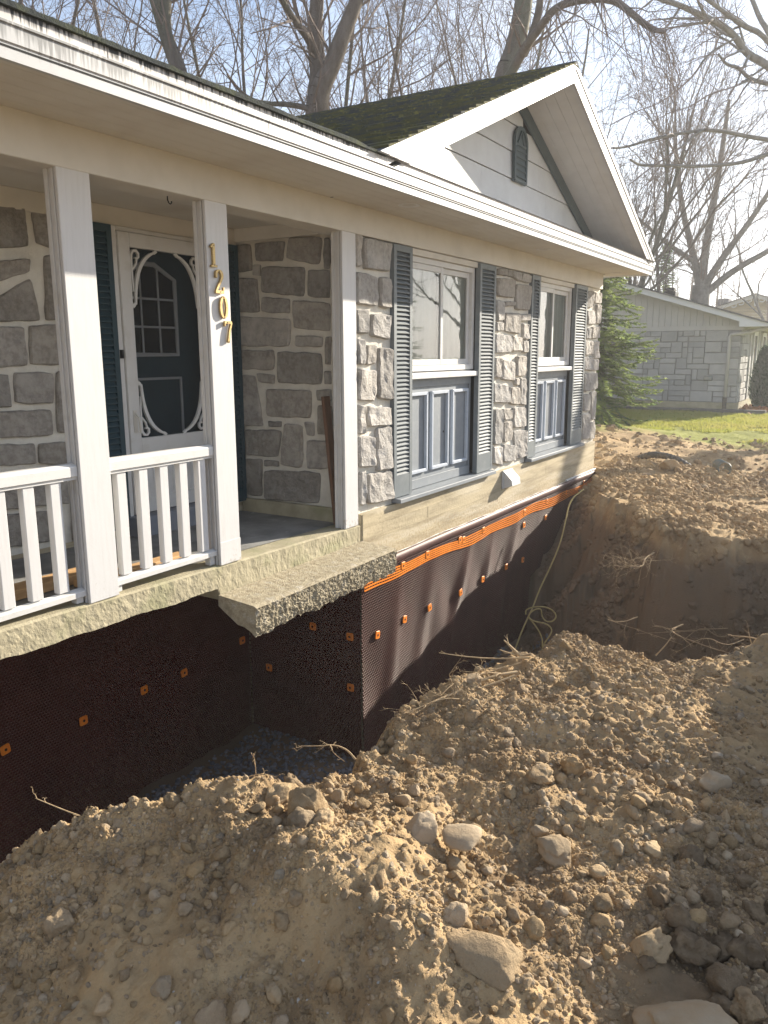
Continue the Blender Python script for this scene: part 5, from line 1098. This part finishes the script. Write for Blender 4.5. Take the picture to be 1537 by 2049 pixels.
t3 = tree((19.6, 6.6, GZ0), labA, 10.5, .07, 53, dict(TP, kids=(11, 6, 5, 4), ang=(.35, .75)), group=gA)
for k, (x, y, s) in enumerate(((10.7, 11.1, .9), (9.2, 10.2, .85), (12.2, 11.5, 1.0), (14.3, 9.2, .9), (16.0, 8.0, .95), (20.5, 9.8, 1.1), (21.5, 6.0, 1.0), (17.2, 5.7, .8), (23, 7.2, 1.1), (14.8, 12.5, 1.1), (24.5, 5.1, 1.0))):
    copy_tree((t1, t2, t3)[k % 3], (x, y, GZ0), k*1.37+.4, s, labA, gA)
# a far wood seen only as a haze of stems and twigs
rgw = np.random.default_rng(99); segs = []
for k in range(190):
    a = rgw.uniform(-.12, 1.35); d = rgw.uniform(36, 60); x, y = d*math.cos(a), -3.4+d*math.sin(a)
    h = rgw.uniform(5, 9.5); p = np.array([x, y, -1.8]); lean = rgw.normal(0, .06, 2); r = rgw.uniform(.03, .09)
    q = p+np.array([lean[0]*h, lean[1]*h, h]); segs.append((p, q, r, .012))
    for c in range(30):
        t = rgw.uniform(.18, 1); b = p+(q-p)*t; L = rgw.uniform(.6, 2.2)*(1.2-t*.6); dd = rgw.normal(0, 1, 3); dd[2] = abs(dd[2])*.9+.5; dd /= np.linalg.norm(dd); e = b+dd*L; segs.append((b, e, .011, .005))
        for c2 in range(2):
            t2_ = rgw.uniform(.3, 1); b2 = b+(e-b)*t2_; d2 = dd+rgw.normal(0, .5, 3); d2 /= np.linalg.norm(d2); segs.append((b2, b2+d2*L*.5, .007, .004))
tag(seg_mesh('far_wood', segs, mat('far_twig', (.26, .22, .20), .95, (.32, .26, .22), .3, .4, .6), None, 3), None, None, None, 'stuff')
# right of the house
PV = dict(TP, levels=5, kids=(9, 6, 5, 4, 3), ang=(.30, .72), trop=(.02, .05, .04, .02, 0), len=(.5, .72), rmin=.006); PV['from'] = (.12, .2, .2, .15)
tR = limb_tree((32, 2.0, GZ0), 'broad bare grey tree with several stems spreading above the roof next door', [
 ([(31.5,2.35,GZ0),(31.5,2.35,1.5),(31.5,2.35,2.4)], .38, .30, 0, 1, 0),
 ([(31.5,2.35,2.2),(31.6,2.75,3.6),(31.4,3.3,5.5),(31.6,3.7,8.0)], .17, .05, 13, 2.6, .35),
 ([(31.5,2.35,2.2),(31.6,2.3,4.0),(31.8,2.1,6.0),(31.6,1.9,8.6)], .20, .05, 13, 2.6, .35),
 ([(31.5,2.3,2.2),(31.4,1.7,3.3),(31.5,.8,4.6),(31.6,-.2,6.5)], .17, .05, 13, 2.6, .35),
 ([(31.5,2.3,2.0),(31.6,1.3,2.9),(31.8,.0,3.6),(31.6,-1.4,4.6)], .15, .05, 10, 2.2, .3),
 ([(31.6,2.6,3.2),(31.2,3.6,3.9),(31.0,4.8,5.0)], .12, .04, 9, 2.0, .3)], 61, P2, 1, bark=BARKG, rsplit=.045)
tree((27.5, 4.3, GZ0), 'dense upright bare tree right behind the gable slope', 9.2, .13, 62, dict(PV, kids=(18, 6, 5, 4, 3), levels=4, ang=(.25, .6)), (0, .0))
tree((29.5, 2.9, GZ0), 'loose bare tree between the gable slope and the broad grey tree', 6.8, .11, 63, dict(PV, kids=(11, 5, 4, 4), levels=4, ang=(.3, .7)))
tree((36, -.2, GZ0), 'bare tree standing over the yellow gable', 8.0, .16, 64, dict(PV, kids=(10, 5, 4, 4), levels=4, ang=(.35, .8)), bark=BARKG)
# front yard tree: only its boughs reach into the picture
def far_(p, k=1.75): return tuple((Vector(p)-CAM)*k+CAM)
L = lambda pts: [far_(p) for p in pts]
hub = (12.6, -3.9, 1.1)
limb_tree((hub[0]*1.75, (hub[1]+3.4)*1.75-3.4, GZ0), 'old front yard tree whose long crooked boughs reach in from the right edge', [
 ([(22.05, -4.27, GZ0), (22.05, -4.27, 1.), far_(hub)], .38, .26, 0, 1, 0),
 (L([hub,(11.9,-2.9,2.3),(11.47,-2.51,2.85),(11.11,-1.94,3.35),(10.9,-1.72,3.44),(10.67,-1.62,3.59),(10.46,-1.49,3.67),(10.23,-1.29,3.74),(10.01,-1.11,3.8),(9.81,-.97,3.81),(9.51,-.65,3.92),(9.15,-.2,4.04)]), .10, .03, 22, 1.5, -.15),
 (L([(11.7,-2.7,2.6),(11.61,-2.5,2.88),(11.1,-1.87,3.69),(10.85,-1.7,3.72),(10.58,-1.53,3.8),(10.31,-1.37,3.89),(10.01,-1.17,3.98)]), .065, .03, 14, 1.4, -.1),
 (L([(11.7,-2.7,2.6),(11.61,-2.5,2.88),(11.49,-2.01,3.55),(11.48,-1.86,3.84),(11.51,-1.75,4.01),(11.52,-1.65,4.24),(11.47,-1.48,4.59)]), .07, .04, 8, 1.5, .1),
 (L([hub,(11.9,-3.2,2.4),(11.67,-2.82,2.74),(11.37,-2.28,3.08),(11.14,-1.96,3.14),(10.93,-1.77,3.17),(10.72,-1.68,3.26),(10.53,-1.58,3.24),(10.32,-1.52,3.31)]), .075, .02, 16, 1.3, -.1),
 (L([(10.59,-1.64,3.53),(10.37,-1.4,3.36),(10.2,-1.3,3.11),(10.0,-1.22,2.94),(9.79,-1.04,2.74),(9.53,-.82,2.62),(9.29,-.63,2.46)]), .025, .008, 12, .9, -.2),
 (L([(10.65,-1.81,3.08),(10.42,-1.7,2.96),(10.15,-1.48,2.86),(9.92,-1.35,2.69),(9.66,-1.2,2.6),(9.41,-1.08,2.47)]), .022, .008, 12, .9, -.2),
 (L([hub,(11.88,-3.3,1.9),(11.44,-2.55,2.39),(11.08,-2.02,2.5),(10.77,-1.81,2.5),(10.45,-1.63,2.51),(10.13,-1.45,2.48),(9.81,-1.24,2.4),(9.49,-1.01,2.3),(9.18,-.85,2.18),(8.88,-.77,2.12)]), .060, .018, 10, .9, -.1),
 (L([hub,(11.88,-3.4,1.7),(11.39,-2.54,2.46),(11.05,-2.03,2.34),(10.73,-1.87,2.21),(10.4,-1.69,2.13),(10.03,-1.37,2.08),(9.65,-1.14,2.05),(9.3,-.98,2.0),(8.96,-.96,2.0)]), .060, .018, 10, .9, -.15),
 (L([(10.30,-1.55,2.505),(10.06,-1.43,2.47),(9.7,-1.28,2.2),(9.35,-1.1,1.99),(9.01,-.95,1.76)]), .028, .010, 8, .8, -.1)], 71, dict(PD, levels=3, rmin=.0055), 1, bark=BARKG, rsplit=.02)
# across the street: mirrored in the window panes
tree((26.5, -17.5, GZ0), 'bare street tree across the road, mirrored in the left window', 9.0, .20, 81, dict(TP, levels=3))
tree((33, -12.5, GZ0), 'second bare street tree across the road, mirrored in the right window', 9.0, .17, 82, dict(TP, levels=3))
# evergreens
def conifer(loc, label, h, rb, seed, dens):
    t = thing('spruce_tree', loc, label, 'tree'); rg = np.random.default_rng(seed); segs = []; tri = []
    base = np.array(loc); segs.append((base, base+np.array([0, 0, h]), .11, .01))
    n = int(h/.085)
    for k in range(n):
        z = .25+(h-.3)*k/n; L = rb*(1-z/h)**.8*rg.uniform(.6, 1.15)+.12
        for c in range(8):
            a = rg.uniform(0, 6.28); d = np.array([math.cos(a), math.sin(a), rg.uniform(-.3, .3)]); p = base+np.array([0, 0, z]); m_ = max(3, int(L/.12))
            for i in range(m_):
                d = d+np.array([0, 0, -.05 if i < m_*.6 else .10])+rg.normal(0, .04, 3); q = p+d/np.linalg.norm(d)*L/m_; segs.append((p, q, .012*(1-i/m_)+.003, .012*(1-(i+1)/m_)+.003))
                for s in range(dens):
                    b = p+(q-p)*rg.uniform(); sd = np.cross(d, [0, 0, 1]); sd /= np.linalg.norm(sd); ln = rg.uniform(.06, .20)*(1.1-.5*i/m_)
                    tip = b+(sd*rg.choice((-1, 1))*rg.uniform(.3, 1)+d*rg.uniform(.2, .8)+np.array([0, 0, rg.uniform(-.45, .25)]))*ln; w = rg.normal(0, .011, 3); tri.append((b-w, b+w, tip))
                p = q
    seg_mesh('trunk', segs, BARK, t, 4); V = np.array(tri).reshape(-1, 3); np_mesh('crown', V, np.arange(len(V)).reshape(-1, 3), NEEDLE, t); return t
conifer((17.2, 1.75, -1.5), 'green spruce with drooping boughs between the house corner and the pale stone wall', 4.5, 1.5, 91, 16)
conifer((30.5, 3.4, GZ0), 'small dark conifer top showing behind the lower end of the gable slope', 5.6, 1.0, 92, 4)
conifer((25.5, -12.0, GZ0), 'dark conifer across the road, mirrored in the left window', 8.5, 1.5, 93, 5)
def shrub(loc, label, h, r, seed):
    t = thing('cedar_shrub', loc, label, 'shrub'); rg = np.random.default_rng(seed); n = 9000; u = rg.uniform(0, 1, n)**.8; a = rg.uniform(0, 6.28, n)
    prof = r*np.minimum(1, (1-u)*2.6)**.6*np.minimum(1, .75+u*1.2)*(1+.12*np.sin(a*3+u*9)); q = prof*rg.uniform(.55, 1.05, n)
    c = np.stack([loc[0]+q*np.cos(a), loc[1]+q*np.sin(a), loc[2]+.05+u*h], 1); d = np.stack([np.cos(a)*.5, np.sin(a)*.5, np.ones(n)], 1)+rg.normal(0, .35, (n, 3)); w = rg.normal(0, .014, (n, 3)); tip = c+d*rg.uniform(.04, .10, n)[:, None]
    V = np.stack([c-w, c+w, tip], 1).reshape(-1, 3); np_mesh('foliage', V, np.arange(3*n).reshape(-1, 3), ARBOR, t)
    MB().tube([loc, (loc[0], loc[1], loc[2]+h*.9)], [.05, .01], 6).build('stem', BARK, t); return t
shrub((23.9, -.82, -1.58), 'clipped upright cedar shrub at the corner of the pale stone house', 1.62, .27, 95)

# ================================================================== things in and round the dig
def curve_pts(pts, it=3):
    pts = [Vector(p) for p in pts]
    for _ in range(it):
        q = [pts[0]]
        for a, b in zip(pts, pts[1:]): q += [a*.75+b*.25, a*.25+b*.75]
        pts = q+[pts[-1]]
    return pts
cab = [(9.422, -0.483, -1.651), (9.192, -0.389, -1.754), (8.969, -0.421, -2.002), (8.743, -0.444, -2.209), (8.492, -0.426, -2.428), (8.239, -0.401, -2.617), (8.002, -0.415, -2.775), (7.806, -0.442, -2.815), (7.57, -0.45, -2.94), (7.316, -0.47, -3.105), (7.123, -0.523, -3.142)]
cab2 = [(7.615, -0.484, -2.732), (7.617, -0.478, -2.685), (7.637, -0.532, -2.652), (7.67, -0.635, -2.63), (7.689, -0.744, -2.65), (7.676, -0.805, -2.713), (7.635, -0.778, -2.767), (7.599, -0.715, -2.769), (7.591, -0.668, -2.712), (7.604, -0.656, -2.626), (7.556, -0.582, -2.65), (7.509, -0.545, -2.709), (7.501, -0.598, -2.751), (7.522, -0.695, -2.756), (7.53, -0.769, -2.771), (7.518, -0.816, -2.816), (7.478, -0.801, -2.873), (7.413, -0.753, -2.965), (7.365, -0.765, -3.061)]
cab3 = [(7.571, -0.531, -2.749), (7.548, -0.59, -2.78), (7.518, -0.666, -2.844), (7.478, -0.727, -2.916), (7.428, -0.744, -2.972), (7.372, -0.782, -3.06)]
tag(MB().tube(curve_pts(cab), .009, 6).tube(curve_pts(cab2), .008, 6).tube(curve_pts(cab3), .008, 6).build('utility_cable', CABLE, None, smooth=True), 'yellow cable hanging from the foundation wrap in loose loops at the trench end', 'cable')
def root(pts, r, label, seed, kids=6, L=.25, group=None):
    o_ = []; rg = np.random.default_rng(seed); P = [np.array(p) for p in curve_pts(pts, 2)]; n = len(P)-1
    for i in range(n): o_.append((P[i], P[i+1], r*(1-.75*i/n), r*(1-.75*(i+1)/n), 0))
    PR = dict(TP, levels=3, kids=(3, 3, 2), seg=(.06, .05, .04, .03), wob=(.25, .25, .3, .3), trop=(0, 0, 0, 0), ref=(.3, .2, .1), rmin=.0012, ang=(.4, 1.1))
    for c in range(kids):
        i = rg.integers(n//4, n); d = P[i+1]-P[i]; d /= np.linalg.norm(d)+1e-9; branch(rg, P[i], d+rg.normal(0, .6, 3), L*rg.uniform(.4, 1), max(.0016, r*.4*(1-.6*i/n)), 1, None, o_, PR)
    o = seg_mesh('tree_root', o_, ROOT, None, 5, True); return tag(o, label, 'root', group)
H = lambda x, y, d=.0: (x, y, float(height(np.array([x]), np.array([y]))[0])+d)
root([(1.577, -1.233, -1.598), (1.579, -1.195, -1.596), (1.55, -1.123, -1.575), (1.503, -1.027, -1.532)], 0.0045, 'bare stick poking out over the trench from the left bank crest', 101, 5, 0.06, None)
root([(2.082, -1.451, -1.659), (2.113, -1.456, -1.626), (2.156, -1.496, -1.618), (2.187, -1.541, -1.628), (2.199, -1.58, -1.657)], 0.0035, 'thin arched rootlet on the trench edge behind the upright boulder', 102, 4, 0.05, None)
root([(2.146, -1.484, -1.617), (2.164, -1.466, -1.571), (2.165, -1.456, -1.557)], 0.002, 'tiny upright sprig on the arched rootlet at the trench edge', 125, 6, 0.03, None)
root([(2.436, -1.762, -1.614), (2.442, -1.717, -1.585), (2.428, -1.661, -1.572), (2.401, -1.609, -1.581), (2.364, -1.539, -1.583)], 0.005, 'forked pale root reaching out over the dark pit', 103, 7, 0.05, None)
root([(2.408, -1.655, -1.565), (2.403, -1.677, -1.596), (2.416, -1.722, -1.625)], 0.0035, 'short curled root looping down beside the forked pale root', 126, 3, 0.03, None)
root([(3.527, -2.077, -1.486), (3.509, -2.005, -1.497), (3.474, -1.899, -1.51), (3.429, -1.768, -1.511), (3.386, -1.642, -1.501)], 0.0065, 'long smooth root sticking straight out across the trench', 104, 2, 0.06, None)
root([(3.394, -2.066, -1.517), (3.266, -1.991, -1.505), (3.117, -1.919, -1.53), (2.977, -1.862, -1.539), (2.821, -1.794, -1.557)], 0.009, 'root in the matted tangle trailing over the bank edge', 110, 8, 0.14, 'tangled roots on the bank edge')
root([(3.341, -2.075, -1.514), (3.179, -1.967, -1.543), (3.035, -1.883, -1.537), (2.908, -1.848, -1.539), (2.766, -1.795, -1.542)], 0.006, 'root in the matted tangle trailing over the bank edge', 111, 8, 0.14, 'tangled roots on the bank edge')
root([(3.422, -1.989, -1.517), (3.315, -1.904, -1.542), (3.214, -1.833, -1.556), (3.164, -1.804, -1.504), (3.149, -1.856, -1.462)], 0.0045, 'root in the matted tangle trailing over the bank edge', 112, 8, 0.14, 'tangled roots on the bank edge')
root([(3.376, -2.035, -1.53), (3.278, -1.947, -1.501), (3.177, -1.903, -1.516), (3.089, -1.868, -1.507), (2.994, -1.858, -1.532)], 0.006, 'root in the matted tangle trailing over the bank edge', 113, 8, 0.14, 'tangled roots on the bank edge')
root([(3.113, -1.998, -1.552), (3.032, -1.948, -1.545), (2.959, -1.896, -1.519), (2.864, -1.846, -1.531)], 0.005, 'root in the matted tangle trailing over the bank edge', 114, 8, 0.14, 'tangled roots on the bank edge')
root([(3.463, -2.063, -1.49), (3.408, -1.969, -1.53), (3.374, -1.89, -1.529), (3.337, -1.84, -1.559)], 0.004, 'root in the matted tangle trailing over the bank edge', 115, 8, 0.14, 'tangled roots on the bank edge')
root([(3.56, -2.038, -1.511), (3.555, -2.002, -1.49), (3.552, -1.959, -1.455), (3.549, -1.927, -1.43)], 0.012, 'short thick pale root stub at the top of the root tangle', 121, 2, 0.06, None)
root([(3.576, -2.058, -1.491), (3.556, -2.013, -1.498), (3.536, -1.953, -1.488), (3.526, -1.916, -1.476)], 0.008, 'second pale stub lying just under the thick root stub', 127, 2, 0.06, None)
root([(4.173, -2.544, -1.599), (4.2, -2.582, -1.547), (4.224, -2.61, -1.496)], 0.0055, 'single straight twig stuck in the bank top before the dark pit wall', 124, 1, 0.03, None)
root([(4.636, -2.988, -1.684), (4.651, -2.972, -1.639), (4.666, -2.948, -1.589), (4.683, -2.931, -1.533)], 0.005, 'upright forked stick on the bank top at the right edge', 122, 3, 0.06, None)
root([(4.662, -3.051, -1.627), (4.672, -3.009, -1.588), (4.672, -2.956, -1.575), (4.658, -2.847, -1.582)], 0.007, 'upper pale root lying along the bank top at the right edge', 123, 4, 0.08, None)
root([(4.655, -3.067, -1.651), (4.663, -3.012, -1.614), (4.655, -2.949, -1.621), (4.64, -2.875, -1.643)], 0.005, 'lower thin root lying along the bank top at the right edge', 128, 3, 0.06, None)
root([(7.42, -1.80, -1.84), (7.20, -1.76, -1.86), (7.03, -1.80, -1.89), (6.90, -1.68, -1.86)], .010, 'spray of broken pale roots on the corner of the far bank', 130, 30, .30)
rgk = random.Random(4)
for k in range(9):
    y = -1.9-.17*k+rgk.uniform(-.1, .1); z = -2.05-rgk.uniform(0, .55); x = 6.95-.05*k*0-(abs(z)-1.8)*-.35-.12
    d, _ = 0, 0
    xs_ = np.linspace(6.2, 7.6, 60); hh = height(xs_, np.full(60, y)); i = int(np.argmax(hh > z)); x = float(xs_[i])
    root([(x+.08, y, z), (x-.06, y+.1, z-.03), (x-.10, y+.25*rgk.choice((-1, 1)), z-.10*rgk.uniform(-1, 1)), (x-.16, y+.4*rgk.choice((-1, 1)), z-.08)], rgk.uniform(.005, .009), 'cut root hanging out of the dark earth wall of the side pit', 140+k, 5, .2, 'cut roots in the pit wall')
# corrugated pipe half buried, and a green coil end
pp = curve_pts([(12.7, -.25, -1.72), (12.5, -.42, -1.60), (12.4, -.62, -1.53), (12.35, -.85, -1.54), (12.3, -1.05, -1.60), (12.25, -1.3, -1.74)], 3)
o = MB().tube(pp, [.048+(.005 if k % 2 else -.003) for k in range(len(pp))], 12).build('corrugated_pipe', PIPEB, None, smooth=False); tag(o, 'black corrugated drain pipe arching half buried in the spoil beyond the trench', 'pipe')
c = Vector(H(11.9, -1.72, .06)); mb = MB()
for k in range(7): mb.tube([(c.x+.10*k*.5, c.y+.085*math.cos(a)-.0+.02*k, c.z+.085*math.sin(a)+.0) for a in np.linspace(0, 6.28, 15)], .014, 5)
tag(mb.build('pipe_coil', PIPEG, None, smooth=True), 'greenish corrugated pipe end lying on the spoil beside the pinkish boulder', 'pipe')

# winter air: far things pale toward the light
hb = MB().box(-310, 310, -310, 310, -4.8, 14.5).build('haze', None, None)
hm = bpy.data.materials.new('haze'); hm.use_nodes = True; N = hm.node_tree.nodes; N.clear(); vo = N.new('ShaderNodeVolumePrincipled'); vo.inputs['Color'].default_value = (.95, .97, 1, 1); vo.inputs['Density'].default_value = .0023; vo.inputs['Anisotropy'].default_value = .45
oo = N.new('ShaderNodeOutputMaterial'); hm.node_tree.links.new(vo.outputs[0], oo.inputs['Volume']); hb.data.materials.clear(); hb.data.materials.append(hm); hb['kind'] = 'stuff'
